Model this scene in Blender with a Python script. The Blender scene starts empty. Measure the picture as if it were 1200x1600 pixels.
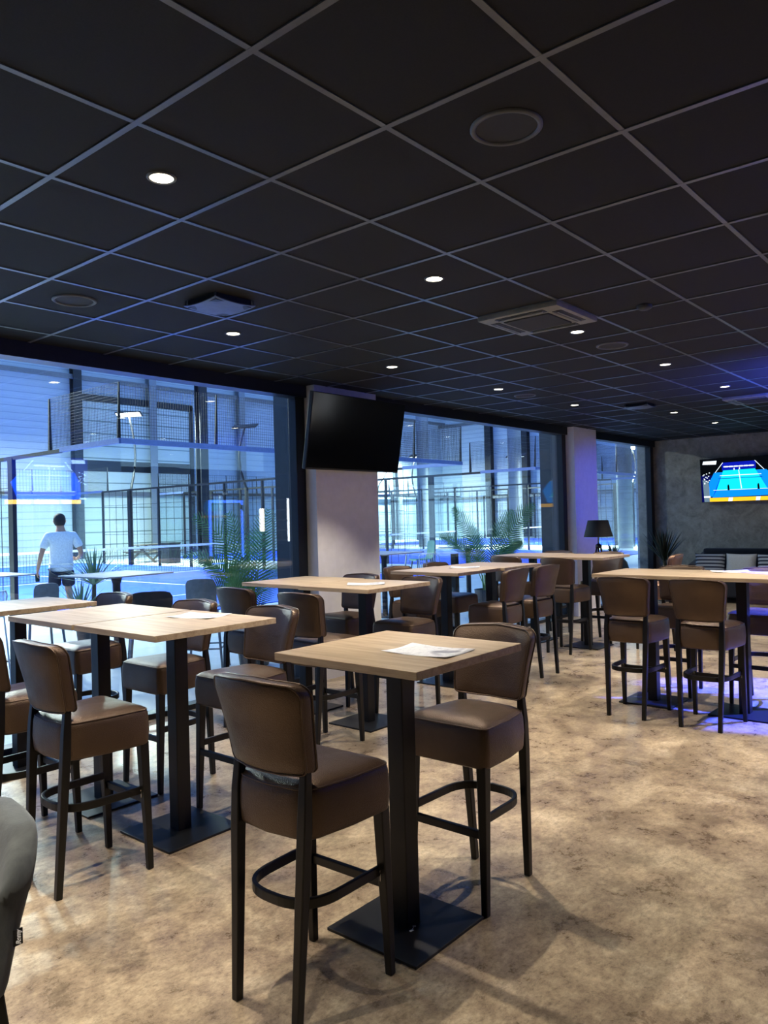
import bpy, bmesh, math, random
from mathutils import Vector, Matrix
random.seed(7)
S = bpy.context.scene
COL = S.collection
PI = math.pi
H = 1.62                       # camera height above the floor
CEIL = 2.98

# ------------------------------------------------------------------ helpers
def link(name, me, parent=None, loc=(0, 0, 0), rot=(0, 0, 0)):
    o = bpy.data.objects.new(name, me)
    COL.objects.link(o)
    o.location = loc
    o.rotation_euler = rot
    if parent is not None:
        o.parent = parent
    return o

def tag(o, label=None, cat=None, group=None, kind=None):
    if label: o['label'] = label
    if cat: o['category'] = cat
    if group: o['group'] = group
    if kind: o['kind'] = kind
    return o

def thing(name, label, cat, loc=(0, 0, 0), rz=0, group=None):
    o = link(name, None, None, loc, (0, 0, rz))
    o.empty_display_size = 0.1
    return tag(o, label, cat, group)

class MB:
    """collects shapes; build() links them as one mesh object"""
    def __init__(s):
        s.bm = bmesh.new()
    def quad(s, pts, mi=0):
        f = s.bm.faces.new([s.bm.verts.new(p) for p in pts]); f.material_index = mi
        return f
    def poly(s, pts, mi=0):
        return s.quad(pts, mi)
    def box(s, c, d, bev=0.0, rz=0.0, mi=0, seg=2, rot=None):
        x, y, z = d[0] / 2, d[1] / 2, d[2] / 2
        M = Matrix.Translation(c) @ (rot.to_4x4() if rot is not None else Matrix.Rotation(rz, 4, 'Z'))
        vs = [s.bm.verts.new(M @ Vector((a * x, b * y, e * z))) for a in (-1, 1) for b in (-1, 1) for e in (-1, 1)]
        idx = [(0, 1, 3, 2), (4, 6, 7, 5), (0, 4, 5, 1), (2, 3, 7, 6), (0, 2, 6, 4), (1, 5, 7, 3)]
        fs = [s.bm.faces.new([vs[i] for i in q]) for q in idx]
        for f in fs: f.material_index = mi
        if bev > 0:
            es = list({e for f in fs for e in f.edges})
            r = bmesh.ops.bevel(s.bm, geom=es, offset=bev, segments=seg, affect='EDGES', profile=0.6)
            for f in r['faces']: f.material_index = mi
    def bar(s, a, b, w, h=None, mi=0):
        """square bar from a to b"""
        s.sweep([a, b], [(-w / 2, -(h or w) / 2), (w / 2, -(h or w) / 2), (w / 2, (h or w) / 2), (-w / 2, (h or w) / 2)], mi=mi)
    def sweep(s, path, sec, scale=None, mi=0, closed=False, up=(0, 0, 1), cap=True):
        P = [Vector(p) for p in path]; n = len(P)
        rings = []
        for i in range(n):
            if closed:
                t = (P[(i + 1) % n] - P[i - 1]).normalized()
            elif i == 0: t = (P[1] - P[0]).normalized()
            elif i == n - 1: t = (P[-1] - P[-2]).normalized()
            else: t = ((P[i + 1] - P[i]).normalized() + (P[i] - P[i - 1]).normalized()).normalized()
            u = Vector(up)
            if abs(t.dot(u)) > 0.95: u = Vector((1, 0, 0))
            sx = t.cross(u).normalized(); sy = sx.cross(t).normalized()
            k = scale[i] if scale else 1.0
            rings.append([s.bm.verts.new(P[i] + sx * (q[0] * k) + sy * (q[1] * k)) for q in sec])
        m = len(sec)
        for i in range(n if closed else n - 1):
            A, B = rings[i], rings[(i + 1) % n]
            for j in range(m):
                f = s.bm.faces.new([A[j], A[(j + 1) % m], B[(j + 1) % m], B[j]]); f.material_index = mi
        if cap and not closed:
            f = s.bm.faces.new(rings[0][::-1]); f.material_index = mi
            f = s.bm.faces.new(rings[-1]); f.material_index = mi
    def tube(s, path, r, n=10, mi=0, closed=False, scale=None):
        s.sweep(path, [(r * math.cos(2 * PI * k / n), r * math.sin(2 * PI * k / n)) for k in range(n)], scale, mi, closed)
    def lathe(s, prof, c=(0, 0, 0), n=28, mi=0):
        """prof: (r, z) from bottom to top"""
        rings = []
        for r, z in prof:
            if r < 1e-6: rings.append([s.bm.verts.new((c[0], c[1], c[2] + z))])
            else: rings.append([s.bm.verts.new((c[0] + r * math.cos(2 * PI * k / n), c[1] + r * math.sin(2 * PI * k / n), c[2] + z)) for k in range(n)])
        for A, B in zip(rings, rings[1:]):
            for k in range(n):
                a = [A[0]] if len(A) == 1 else [A[k], A[(k + 1) % n]]
                b = [B[0]] if len(B) == 1 else [B[(k + 1) % n], B[k]]
                if len(a) + len(b) >= 3:
                    f = s.bm.faces.new(a + b); f.material_index = mi
    def loops(s, rings, cap0=True, cap1=True, mi=0):
        R = [[s.bm.verts.new(p) for p in r] for r in rings]
        m = len(R[0])
        for A, B in zip(R, R[1:]):
            for j in range(m):
                f = s.bm.faces.new([A[j], A[(j + 1) % m], B[(j + 1) % m], B[j]]); f.material_index = mi
        for flag, r, rev in ((cap0, R[0], True), (cap1, R[-1], False)):
            if flag:
                c = sum((v.co for v in r), Vector()) / m
                cv = s.bm.verts.new(c)
                for j in range(m):
                    q = [r[j], r[(j + 1) % m], cv]
                    f = s.bm.faces.new(q[::-1] if rev else q); f.material_index = mi
    def build(s, name, mats, parent=None, smooth=False, loc=(0, 0, 0), rot=(0, 0, 0), auto=None):
        bmesh.ops.recalc_face_normals(s.bm, faces=s.bm.faces)
        me = bpy.data.meshes.new(name); s.bm.to_mesh(me); s.bm.free()
        for m in (mats if isinstance(mats, (list, tuple)) else [mats]): me.materials.append(m)
        if smooth:
            for p in me.polygons: p.use_smooth = True
            if auto:
                try: me.set_sharp_from_angle(angle=math.radians(auto))
                except Exception: pass
        return link(name, me, parent, loc, rot)

def copy_tree(o, parent=None):
    c = o.copy(); COL.objects.link(c)
    c.parent = parent
    for ch in list(o.children): copy_tree(ch, c)
    return c

def put(o, x, y, rz=0, label=None, group=None, z=0):
    o.location = (x, y, z); o.rotation_euler = (0, 0, rz)
    if label: o['label'] = label
    if group: o['group'] = group
    return o

def struct(o, label=None):
    o['kind'] = 'structure'
    if label: o['label'] = label
    return o

# ------------------------------------------------------------------ materials
def srgb(h):
    if isinstance(h, str):
        v = [int(h[i:i + 2], 16) / 255 for i in (0, 2, 4)]
        return tuple((c / 12.92 if c <= .04045 else ((c + .055) / 1.055) ** 2.4) for c in v) + (1,)
    return tuple(h) + (1,)

class N:
    def __init__(s, name):
        s.m = bpy.data.materials.new(name); s.m.use_nodes = True
        s.t = s.m.node_tree; s.t.nodes.clear()
        s.out = s.t.nodes.new('ShaderNodeOutputMaterial')
    def n(s, typ, **kw):
        nd = s.t.nodes.new('ShaderNode' + typ)
        for k, v in kw.items():
            if k in ('operation', 'blend_type', 'data_type', 'noise_dimensions', 'wave_type', 'bands_direction', 'feature', 'distance', 'wave_profile', 'rings_direction'):
                setattr(nd, k, v)
        return nd
    def l(s, a, b): s.t.links.new(a, b)
    def bsdf(s, col=(.5, .5, .5, 1), rough=.5, metal=0, spec=.5, **kw):
        b = s.n('BsdfPrincipled')
        b.inputs['Base Color'].default_value = col
        b.inputs['Roughness'].default_value = rough
        b.inputs['Metallic'].default_value = metal
        b.inputs['Specular IOR Level'].default_value = spec
        for k, v in kw.items():
            b.inputs[k.replace('_', ' ')].default_value = v
        s.l(b.outputs[0], s.out.inputs[0])
        return b
    def coord(s, kind='Object', scale=(1, 1, 1), rot=(0, 0, 0)):
        c = s.n('TexCoord'); m = s.n('Mapping')
        m.inputs['Scale'].default_value = scale; m.inputs['Rotation'].default_value = rot
        s.l(c.outputs[kind], m.inputs[0]); return m.outputs[0]
    def noise(s, vec, scale=5, detail=4, rough=.55, dist=0):
        t = s.n('TexNoise'); t.inputs['Scale'].default_value = scale; t.inputs['Detail'].default_value = detail
        t.inputs['Roughness'].default_value = rough; t.inputs['Distortion'].default_value = dist
        s.l(vec, t.inputs['Vector']); return t.outputs[0]
    def ramp(s, fac, stops):
        r = s.n('ValToRGB'); e = r.color_ramp.elements
        while len(e) < len(stops): e.new(0.5)
        for i, (p, c) in enumerate(stops):
            e[i].position = p; e[i].color = c if len(c) == 4 else tuple(c) + (1,)
        s.l(fac, r.inputs[0]); return r.outputs[0]
    def mix(s, fac, a, b, mode='MIX'):
        m = s.n('MixRGB', blend_type=mode)
        for sock, v in ((m.inputs[0], fac), (m.inputs[1], a), (m.inputs[2], b)):
            if isinstance(v, (int, float)): sock.default_value = v
            elif isinstance(v, tuple): sock.default_value = v
            else: s.l(v, sock)
        return m.outputs[0]
    def math(s, op, a, b=0.0):
        m = s.n('Math', operation=op)
        for sock, v in ((m.inputs[0], a), (m.inputs[1], b)):
            if isinstance(v, (int, float)): sock.default_value = v
            else: s.l(v, sock)
        return m.outputs[0]
    def bump(s, b, h, strength=.2, dist=.01):
        n = s.n('Bump'); n.inputs['Strength'].default_value = strength; n.inputs['Distance'].default_value = dist
        s.l(h, n.inputs['Height']); s.l(n.outputs[0], b.inputs['Normal'])

def plain(name, col, rough=.5, metal=0, spec=.5, var=.12, scale=20, bump=0, **kw):
    """a material with a little procedural variation of its own colour"""
    n = N(name); c = srgb(col)
    b = n.bsdf(c, rough, metal, spec, **kw)
    v = n.coord()
    f = n.noise(v, scale, 3)
    lo = tuple(x * (1 - var) for x in c[:3]) + (1,); hi = tuple(min(1, x * (1 + var)) for x in c[:3]) + (1,)
    n.l(n.ramp(f, [(.3, lo), (.7, hi)]), b.inputs['Base Color'])
    if bump: n.bump(b, n.noise(v, scale * 6, 4), bump, .004)
    return n.m

def emit(name, col, st):
    n = N(name); e = n.n('Emission'); e.inputs[0].default_value = srgb(col); e.inputs[1].default_value = st
    n.l(e.outputs[0], n.out.inputs[0]); return n.m

def glass_mat(name, tint=(.93, .97, .96), f0=.055, k=1.0):
    n = N(name)
    lw = n.n('LayerWeight'); lw.inputs[0].default_value = .5
    p5 = n.math('POWER', lw.outputs['Facing'], 5.0)
    fr = n.math('MULTIPLY_ADD', p5, (1 - f0) * k); fr.node.inputs[2].default_value = f0
    t = n.n('BsdfTransparent'); t.inputs[0].default_value = tuple(tint) + (1,)
    g = n.n('BsdfGlossy'); g.inputs['Roughness'].default_value = 0.0; g.inputs[0].default_value = (1, 1, 1, 1)
    m = n.n('MixShader'); n.l(fr, m.inputs[0]); n.l(t.outputs[0], m.inputs[1]); n.l(g.outputs[0], m.inputs[2])
    n.l(m.outputs[0], n.out.inputs[0]); return n.m

M = {}
M['black'] = plain('black_painted_metal', '0c0c0d', .42, 0, .4, bump=.05, scale=40)
M['plate'] = plain('black_powder_coat', '0e0f11', .42, 0, .4, bump=.12, scale=60)
M['black_wood'] = plain('black_stained_wood', '0b0a09', .42, 0, .4, bump=.05, scale=30)
M['frame'] = plain('dark_grey_aluminium', '1b1e24', .4, .3, .5)
M['chrome'] = plain('chrome', 'c8c8c8', .25, 1.0)
M['white'] = plain('white_plastic', 'e4e4e0', .5)
M['black_gloss'] = plain('black_gloss', '060607', .12, 0, .5)
M['dark_plastic'] = plain('dark_plastic', '1a1b1d', .55)
M['grey_metal'] = plain('grey_steel', '6d7176', .5, .4)
M['dark_steel'] = plain('dark_steel', '23272d', .5, .3)
M['fence_black'] = plain('black_fence_metal', '101216', .5, .2)
M['rail_blue'] = plain('blue_grey_rail', '6a7ba8', .4, .3)
M['white_line'] = plain('white_line_paint', 'f2f4f4', .6)
M['net'] = plain('dark_net_cord', '20262c', .8)
M['pot'] = plain('anthracite_pot', '3a3c3e', .6, bump=.1)
M['soil'] = plain('soil', '2c221a', .9, bump=.5, scale=80)
M['skin'] = plain('skin', 'b88a6e', .55, Subsurface_Weight=.05)
M['hair'] = plain('dark_hair', '2a211c', .7, bump=.4, scale=120)
M['tshirt'] = plain('white_cotton', 'e8ebe8', .9, bump=.2, scale=50)
M['shorts'] = plain('navy_shorts', '1f2233', .85, bump=.2, scale=50)
M['shoe'] = plain('dark_sock_and_shoe', '1b2028', .8)
M['navy'] = plain('navy_velvet', '070a18', .85, 0, .3, bump=.1, scale=60, Sheen_Weight=.2)
M['cushion_grey'] = plain('grey_cushion', '79828a', .9, bump=.2, scale=90)
M['lamp_shade'] = plain('black_lamp_shade', '030305', .8, bump=.1, scale=90)
M['lamp_wood'] = plain('dark_tripod_wood', '2a1d15', .5)
M['terrace_chair'] = plain('grey_resin', '8b8d89', .6, bump=.05)
M['terrace_chair_dark'] = plain('dark_grey_resin', '33373c', .6, bump=.05)
M['terrace_leg'] = plain('grey_legs', '777c80', .5)
M['terrace_top'] = plain('light_grey_laminate', 'a6a7a5', .5)
M['green_shell'] = plain('sage_green_shell', '5f8f7e', .6)
M['white_wire'] = plain('white_wire', 'd8dcdc', .5)
M['speaker_grille'] = plain('black_speaker_grille', '232426', .75, bump=.4, scale=400)
M['speaker_ring'] = plain('dark_grey_ring', '55585e', .55)
M['unit'] = plain('grey_unit_plastic', '7a7a74', .5)
M['diffuser'] = plain('satin_grey_plate', '5a6272', .4, .2)
M['bottle'] = plain('green_black_bottle', '14302c', .25)
M['column'] = plain('painted_plaster', 'e3e2e4', .75, bump=.05, scale=12, var=.04)
M['column_out'] = plain('dark_clad_concrete', '3b4044', .6, bump=.06, scale=8)
M['terrace_floor'] = plain('pale_terrace_concrete', 'b9c2c0', .55, bump=.05, scale=3, var=.08)
M['court_blue'] = plain('blue_court_turf', '1350e0', .85, bump=.3, scale=60, var=.1)
M['hall_column'] = plain('galvanised_column', '7c838a', .5, .2)
M['back_wall'] = plain('dark_painted_wall', '35332f', .8, bump=.05)
M['bench'] = plain('weathered_bench_wood', '5c564c', .7)
M['trunk'] = plain('fibrous_trunk', '6e5f4a', .85, bump=.5, scale=60)
M['asphalt'] = plain('asphalt', '55585a', .9, bump=.2)
M['glass'] = glass_mat('window_glass', (.95, .98, .985), .06)
M['court_glass'] = glass_mat('court_glass', (.93, .975, .97), .05, .6)
M['lamp_on'] = emit('lit_lamp', 'fff3d6', 14)
M['led_white'] = emit('led_white', 'eef6ff', 12)

def leather(name, col, hi):
    n = N(name); b = n.bsdf(srgb(col), .36, .5, .6)
    v = n.coord()
    big = n.noise(v, 3, 3)
    n.l(n.ramp(big, [(.3, srgb(col)), (.75, srgb(hi))]), b.inputs['Base Color'])
    vo = n.n('TexVoronoi'); vo.inputs['Scale'].default_value = 260; n.l(v, vo.inputs['Vector'])
    n.l(n.ramp(n.noise(v, 9, 5), [(.3, (.32,) * 3), (.7, (.46,) * 3)]), b.inputs['Roughness'])
    n.bump(b, vo.outputs[0], .35, .003)
    return n.m
M['leather'] = leather('brown_metallic_leather', '4b3a2f', '63503f')
M['leather_light'] = leather('light_brown_leather', '8a6a54', '977863')

def velvet():
    n = N('grey_velvet'); b = n.bsdf(srgb('53575a'), .85, 0, .25, Sheen_Weight=.35, Sheen_Roughness=.4)
    v = n.coord(scale=(1, 1, .5))
    n.l(n.ramp(n.noise(v, 9, 5, .6, 1.2), [(.3, srgb('43474a')), (.7, srgb('666b6c'))]), b.inputs['Base Color'])
    n.bump(b, n.noise(v, 240, 3), .15, .003)
    return n.m
M['velvet'] = velvet()

def oak(name='oak_laminate', rot=0):
    n = N(name); b = n.bsdf(srgb('b89b74'), .45, 0, .4)
    v = n.coord(scale=(9, .7, 9), rot=(0, 0, rot))
    g = n.noise(v, 3.2, 7, .62, .6)
    fine = n.noise(n.coord(scale=(60, 1.6, 60), rot=(0, 0, rot)), 4, 3)
    c = n.ramp(g, [(.28, srgb('8c765c')), (.47, srgb('ac967a')), (.62, srgb('bda98c')), (.8, srgb('a08b6e'))])
    c2 = n.mix(.25, c, n.ramp(fine, [(.3, srgb('83705a')), (.7, srgb('c9b89b'))]))
    n.l(c2, b.inputs['Base Color'])
    n.bump(b, fine, .08, .002)
    return n.m
M['oak'] = oak()

def floor_mat():
    n = N('polished_stained_concrete'); b = n.bsdf(srgb('b49a75'), .35, 0, .4)
    v = n.coord('Object')
    big = n.noise(v, 1.0, 7, .68, .25)
    mid = n.noise(v, 3.2, 10, .80, .2)
    fine = n.noise(n.coord('Object', (1.0, 1.7, 1), (0, 0, .5)), 26, 9, .85, .15)
    base = n.ramp(big, [(.34, srgb('5f5244')), (.45, srgb('857563')), (.54, srgb('aa997f')), (.68, srgb('bdad92'))])
    c = n.mix(.6, base, n.ramp(mid, [(.36, srgb('4b3f35')), (.46, srgb('837260')), (.54, srgb('ab9a80')), (.66, srgb('d2c3a8'))]), 'MIX')
    c = n.mix(.85, c, n.ramp(fine, [(.36, (.42, .40, .37)), (.50, (1, 1, 1)), (.64, (1.28, 1.25, 1.2))]), 'MULTIPLY')
    stain = n.ramp(n.noise(v, 1.7, 9, .78, .15), [(.53, (0, 0, 0)), (.70, (.8,) * 3)])
    c = n.mix(stain, c, srgb('5d4f41'))
    n.l(c, b.inputs['Base Color'])
    n.l(n.ramp(mid, [(.3, (.22,) * 3), (.7, (.40,) * 3)]), b.inputs['Roughness'])
    n.bump(b, fine, .06, .003)
    return n.m
M['floor'] = floor_mat()

def stucco():
    n = N('trowelled_plaster'); b = n.bsdf(srgb('6f6a60'), .7, 0, .35)
    v = n.coord()
    a = n.noise(v, 2.2, 8, .68, 1.6); c_ = n.noise(v, 9, 6, .7, .8)
    c = n.ramp(a, [(.3, srgb('67635a')), (.5, srgb('8b867b')), (.7, srgb('a8a294'))])
    n.l(n.mix(.35, c, n.ramp(c_, [(.3, srgb('5a564c')), (.7, srgb('b0aa9c'))])), b.inputs['Base Color'])
    n.bump(b, c_, .25, .01)
    return n.m
M['stucco'] = stucco()

def ceil_mat():
    n = N('black_mineral_tile'); b = n.bsdf(srgb('1b1b1b'), .8, 0, .3)
    v = n.coord()
    n.l(n.ramp(n.noise(v, 180, 3), [(.3, srgb('131313')), (.7, srgb('1a1a1a'))]), b.inputs['Base Color'])
    n.bump(b, n.noise(v, 220, 3), .1, .002)
    return n.m
M['tile'] = ceil_mat()
M['grid'] = plain('dark_ceiling_grid', '5a606a', .32, .4, .6)

def cladding(name, col, period, line, vertical=False):
    n = N(name); b = n.bsdf(srgb(col), .55, 0, .4)
    c = n.n('TexCoord'); sp = n.n('SeparateXYZ'); n.l(c.outputs['Object'], sp.inputs[0])
    z = n.math('FRACT', n.math('DIVIDE', sp.outputs[2], period))
    k = n.math('LESS_THAN', z, .1)
    lo = n.noise(n.coord(scale=(.3, .3, 2)), 1.5, 4)
    base = n.ramp(lo, [(.3, tuple(x * .92 for x in srgb(col)[:3])), (.7, srgb(col))])
    n.l(n.mix(k, base, srgb(line)), b.inputs['Base Color'])
    n.bump(b, n.math('ABSOLUTE', n.math('SUBTRACT', z, .5)), .5, .03)
    return n.m
M['clad'] = cladding('horizontal_cladding', 'aab7c4', .33, '8a99a8')
M['clad_door'] = cladding('sectional_door_panels', 'c4cec8', .62, '77857f')

def mesh_stripe_cushion():
    n = N('striped_cushion'); b = n.bsdf(srgb('3c4656'), .9, 0, .2)
    c = n.n('TexCoord'); sp = n.n('SeparateXYZ'); n.l(c.outputs['Object'], sp.inputs[0])
    z = n.math('FRACT', n.math('MULTIPLY', sp.outputs[2], 16))
    k = n.math('LESS_THAN', z, .42)
    n.l(n.mix(k, srgb('6b7684'), srgb('141a2c')), b.inputs['Base Color'])
    n.bump(b, n.noise(c.outputs['Object'], 150, 3), .2, .003)
    return n.m
M['stripes'] = mesh_stripe_cushion()

def paper():
    n = N('printed_paper'); b = n.bsdf(srgb('d9dbe0'), .6)
    v = n.coord(scale=(14, 40, 1))
    k = n.ramp(n.noise(v, 1.4, 4, .7), [(.52, (0, 0, 0)), (.6, (.45,) * 3)])
    pic = n.ramp(n.noise(n.coord(scale=(5, 5, 1)), 1.2, 2), [(.56, (0, 0, 0)), (.64, (.8,) * 3)])
    c = n.mix(k, srgb('dadce2'), srgb('9aa0b0'))
    n.l(n.mix(pic, c, srgb('6f7286')), b.inputs['Base Color'])
    return n.m
M['paper'] = paper()

def leaf(name, a, bcol):
    n = N(name); b = n.bsdf(srgb(a), .45, 0, .4)
    v = n.coord()
    n.l(n.ramp(n.noise(v, 7, 3), [(.3, srgb(a)), (.7, srgb(bcol))]), b.inputs['Base Color'])
    return n.m
M['palm_leaf'] = leaf('palm_leaf', '47803f', '93bb7c')
M['yucca_leaf'] = leaf('yucca_leaf', '4d7050', '9fb394')
M['dark_yucca'] = leaf('dark_yucca_leaf', '0f1a14', '22301f')
M['palm_stem'] = plain('palm_stem', '7d9560', .6)

# ------------------------------------------------------------------ camera
def cam():
    f, yaw, pitch, roll = 1206.61, 0.870075579, 0.00787289, -0.02559056
    fw = Vector((math.sin(yaw) * math.cos(pitch), math.cos(yaw) * math.cos(pitch), math.sin(pitch)))
    r0 = Vector((math.cos(yaw), -math.sin(yaw), 0)); u0 = r0.cross(fw)
    R = math.cos(roll) * r0 + math.sin(roll) * u0
    U = -math.sin(roll) * r0 + math.cos(roll) * u0
    c = bpy.data.cameras.new('camera'); o = link('camera', c)
    m = Matrix((R, U, -fw)).transposed().to_4x4(); m.translation = (0, 0, H)
    o.matrix_world = m
    c.sensor_fit = 'VERTICAL'; c.sensor_height = 32; c.sensor_width = 24
    c.lens = 32 * f / 1600; c.clip_start = .02; c.clip_end = 300
    S.camera = o
cam()

# ------------------------------------------------------------------ the room
X0, X1, Y0, YW = -3.4, 14.87, -3.6, 5.68       # left, right, back, window plane
GX, GY = 2.068, 1.690                             # a ceiling grid crossing

b = MB(); b.box(((X0 + X1) / 2, (Y0 + 5.80) / 2, -.05), (X1 - X0 + .4, 5.80 - Y0 + .2, .1))
struct(b.build('floor', M['floor']), 'polished brown and beige stained concrete floor')
b = MB()
b.box(((X0 + X1) / 2, (Y0 + YW) / 2, CEIL + .05), (X1 - X0 + .4, YW - Y0 + .3, .1))
ce = struct(b.build('ceiling', M['tile']), 'black tiled suspended ceiling')
b = MB()
i = math.ceil((X0 - GX) / .6)
while GX + .6 * i < X1:
    x = GX + .6 * i
    b.box((x, (Y0 + YW - .06) / 2, CEIL - .001), (.024, YW - .06 - Y0, .008)); i += 1
i = math.ceil((Y0 - GY) / .6)
while GY + .6 * i < YW - .3:
    y = GY + .6 * i
    b.box(((X0 + X1) / 2, y, CEIL - .001), (X1 - X0, .022, .007)); i += 1
struct(b.build('ceiling_grid', M['grid'], ce))

def wallbox(name, x0, x1, y0, y1, z0, z1, mat, label=None):
    b = MB(); b.box(((x0 + x1) / 2, (y0 + y1) / 2, (z0 + z1) / 2), (x1 - x0, y1 - y0, z1 - z0))
    return struct(b.build(name, mat), label)

# right wall with the glazed entrance further along it
b = MB()
DY0, DY1, DZ = -1.1, 2.05, 2.45
for (ya, yb, za, zb) in ((DY1, YW + .3, 0, CEIL + .1), (Y0 - .2, DY0, 0, CEIL + .1), (DY0, DY1, DZ, CEIL + .1)):
    b.box((X1 + .1, (ya + yb) / 2, (za + zb) / 2), (.2, yb - ya, zb - za))
struct(b.build('wall_right', M['stucco']), 'grey trowelled plaster wall behind the sofa and television')
wallbox('wall_back', X0 - .2, X1, Y0 - .2, Y0, 0, CEIL + .1, M['back_wall'])
wallbox('wall_left', X0 - .2, X0, Y0, YW + .3, 0, CEIL + .1, M['back_wall'])
d = thing('door_1', None, None, (X1 + .1, (DY0 + DY1) / 2, 0)); d['kind'] = 'structure'
w = DY1 - DY0
b = MB()
for yy in (-w / 2 + .03, w / 2 - .03): b.box((0, yy, DZ / 2), (.08, .06, DZ))
b.box((0, 0, DZ - .03), (.08, w, .06)); b.box((0, 0, DZ - .42), (.08, w, .05)); b.box((0, 0, .02), (.08, w, .04))
for yy in (-w / 6, w / 6): b.box((0, yy, DZ / 2), (.07, .09, DZ))
b.build('door_frame', M['frame'], d)
b = MB(); b.box((0, 0, DZ / 2), (.016, w - .06, DZ - .06)); b.build('door_glass', M['glass'], d)

# window wall: head beam, jambs, columns, glass
b = MB(); b.box(((X0 + X1) / 2, YW + .02, CEIL - .045), (X1 - X0, .16, .15)); struct(b.build('trim_1', M['frame']), 'dark head beam running over the windows')
b = MB(); b.box(((X0 + X1) / 2, YW + .02, .02), (X1 - X0, .12, .05)); struct(b.build('trim_2', M['frame']), 'dark sill rail under the windows')
def column(x0, x1):
    wallbox('column', x0, x1, YW - .17, YW + .0, 0, CEIL, M['column'], None)
    wallbox('column_cladding', x0, x1, YW + .08, YW + .44, 0, CEIL + .1, M['column_out'], None)
column(5.49, 6.44); column(11.2, 12.0)
wallbox('wall_window_side', X0, -1.6, YW - .1, YW + .1, 0, CEIL, M['column'])
def window(n, x0, x1, jl, jr):
    r = thing('window_%d' % n, None, None, ((x0 + x1) / 2, YW + .03, 0)); r['kind'] = 'structure'
    w = x1 - x0; b = MB()
    if jl: b.box((-w / 2 + jl / 2, 0, 1.46), (jl, .11, 2.85), .004)
    if jr: b.box((w / 2 - jr / 2, 0, 1.46), (jr, .11, 2.85), .004)
    b.build('window_frame', M['frame'], r)
    b = MB(); b.box((0, 0, 1.47), (w - .02, .016, 2.86)); b.build('window_pane', M['glass'], r)
window(1, -1.6, 5.49, .1, .125)
window(2, 6.44, 11.2, .02, .12)
window(3, 12.0, 14.86, .02, .14)

# ------------------------------------------------------------------ ceiling fittings
def spot(x, y, e, col=(1, .885, .735), ang=84, z=CEIL - .02, r=.022, blend=.45, rot=(0, 0, 0), parent=None):
    l = bpy.data.lights.new('downlight_beam', 'SPOT'); l.energy = e; l.color = col
    l.spot_size = math.radians(ang); l.spot_blend = blend; l.shadow_soft_size = r
    o = link('downlight_beam', l, parent, (x, y, z), rot); return o
DL_E = 150
dl = thing('downlight', 'd', 'ceiling light', (0, 0, CEIL))
b = MB(); b.lathe([(.046, .006), (.046, -.006), (.052, -.008), (.058, -.004), (.058, .006)], n=28); b.build('trim_ring', M['speaker_ring'], dl, True)
b = MB(); b.lathe([(0, -.003), (.046, -.003)], n=28); b.build('lit_lens', M['lamp_on'], dl)
DLS = [(1.768, 2.59, 'largest lit round ceiling light in the view, highest on the left'),
       (3.568, 2.59, 'lit round ceiling light just left of the large square air conditioner'),
       (3.568, 4.39, 'lit round ceiling light right of the square grey diffuser plate'),
       (5.368, 4.39, 'lit round ceiling light above the top right of the dark hanging television'),
       (5.368, 2.59, 'lit round ceiling light touching the far side of the large air conditioner'),
       (7.168, 4.39, 'lit round ceiling light beside the small oval loudspeaker near the second window'),
       (7.168, 2.59, 'lit round ceiling light right of the loudspeaker next to the air conditioner'),
       (8.968, 4.39, 'small lit ceiling light above the second white column'),
       (8.968, 2.59, 'lit round ceiling light just left of the second, bluish air conditioner'),
       (10.768, 3.79, 'small lit ceiling light right of the far square diffuser plate'),
       (12.568, 3.79, 'smallest lit ceiling light, nearest the plaster wall')]
first = True
for x, y, lab in DLS:
    o = dl if first else copy_tree(dl); first = False
    put(o, x, y, 0, lab, 'round ceiling downlights', CEIL)
    spot(x, y, DL_E)
for x, y in [(-.032, 2.59), (-.032, 4.39), (-.032, .79), (1.768, 4.39), (4.168, .79), (5.968, .79), (7.168, .79), (8.968, .79), (10.768, .79), (1.768, -1.6), (5.368, -1.6), (8.968, -1.6)]:
    o = copy_tree(dl); put(o, x, y, 0, 'lit round ceiling light in the rows outside the view', 'ceiling downlights out of view', CEIL)
    spot(x, y, DL_E)

def speaker(x, y, lab, first=[None]):
    if first[0] is None:
        r = thing('ceiling_loudspeaker', lab, 'loudspeaker', (x, y, CEIL), 0, 'round ceiling loudspeakers'); first[0] = r
        b = MB(); b.lathe([(.108, .004), (.108, -.008), (.118, -.012), (.127, -.006), (.127, .004)], n=40); b.build('rim', M['speaker_ring'], r, True)
        b = MB(); b.lathe([(0, -.004), (.06, -.004), (.108, -.003)], n=40); b.build('grille', M['speaker_grille'], r, True)
    else:
        put(copy_tree(first[0]), x, y, 0, lab, None, CEIL)
speaker(2.36, 1.385, 'large round black loudspeaker high in the ceiling, nearest the camera')
speaker(2.365, 4.39, 'round black loudspeaker above the big left window')
speaker(6.018, 2.6, 'round black loudspeaker beyond the large air conditioner')
speaker(7.79, 4.42, 'small round loudspeaker near the second window head')

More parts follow.
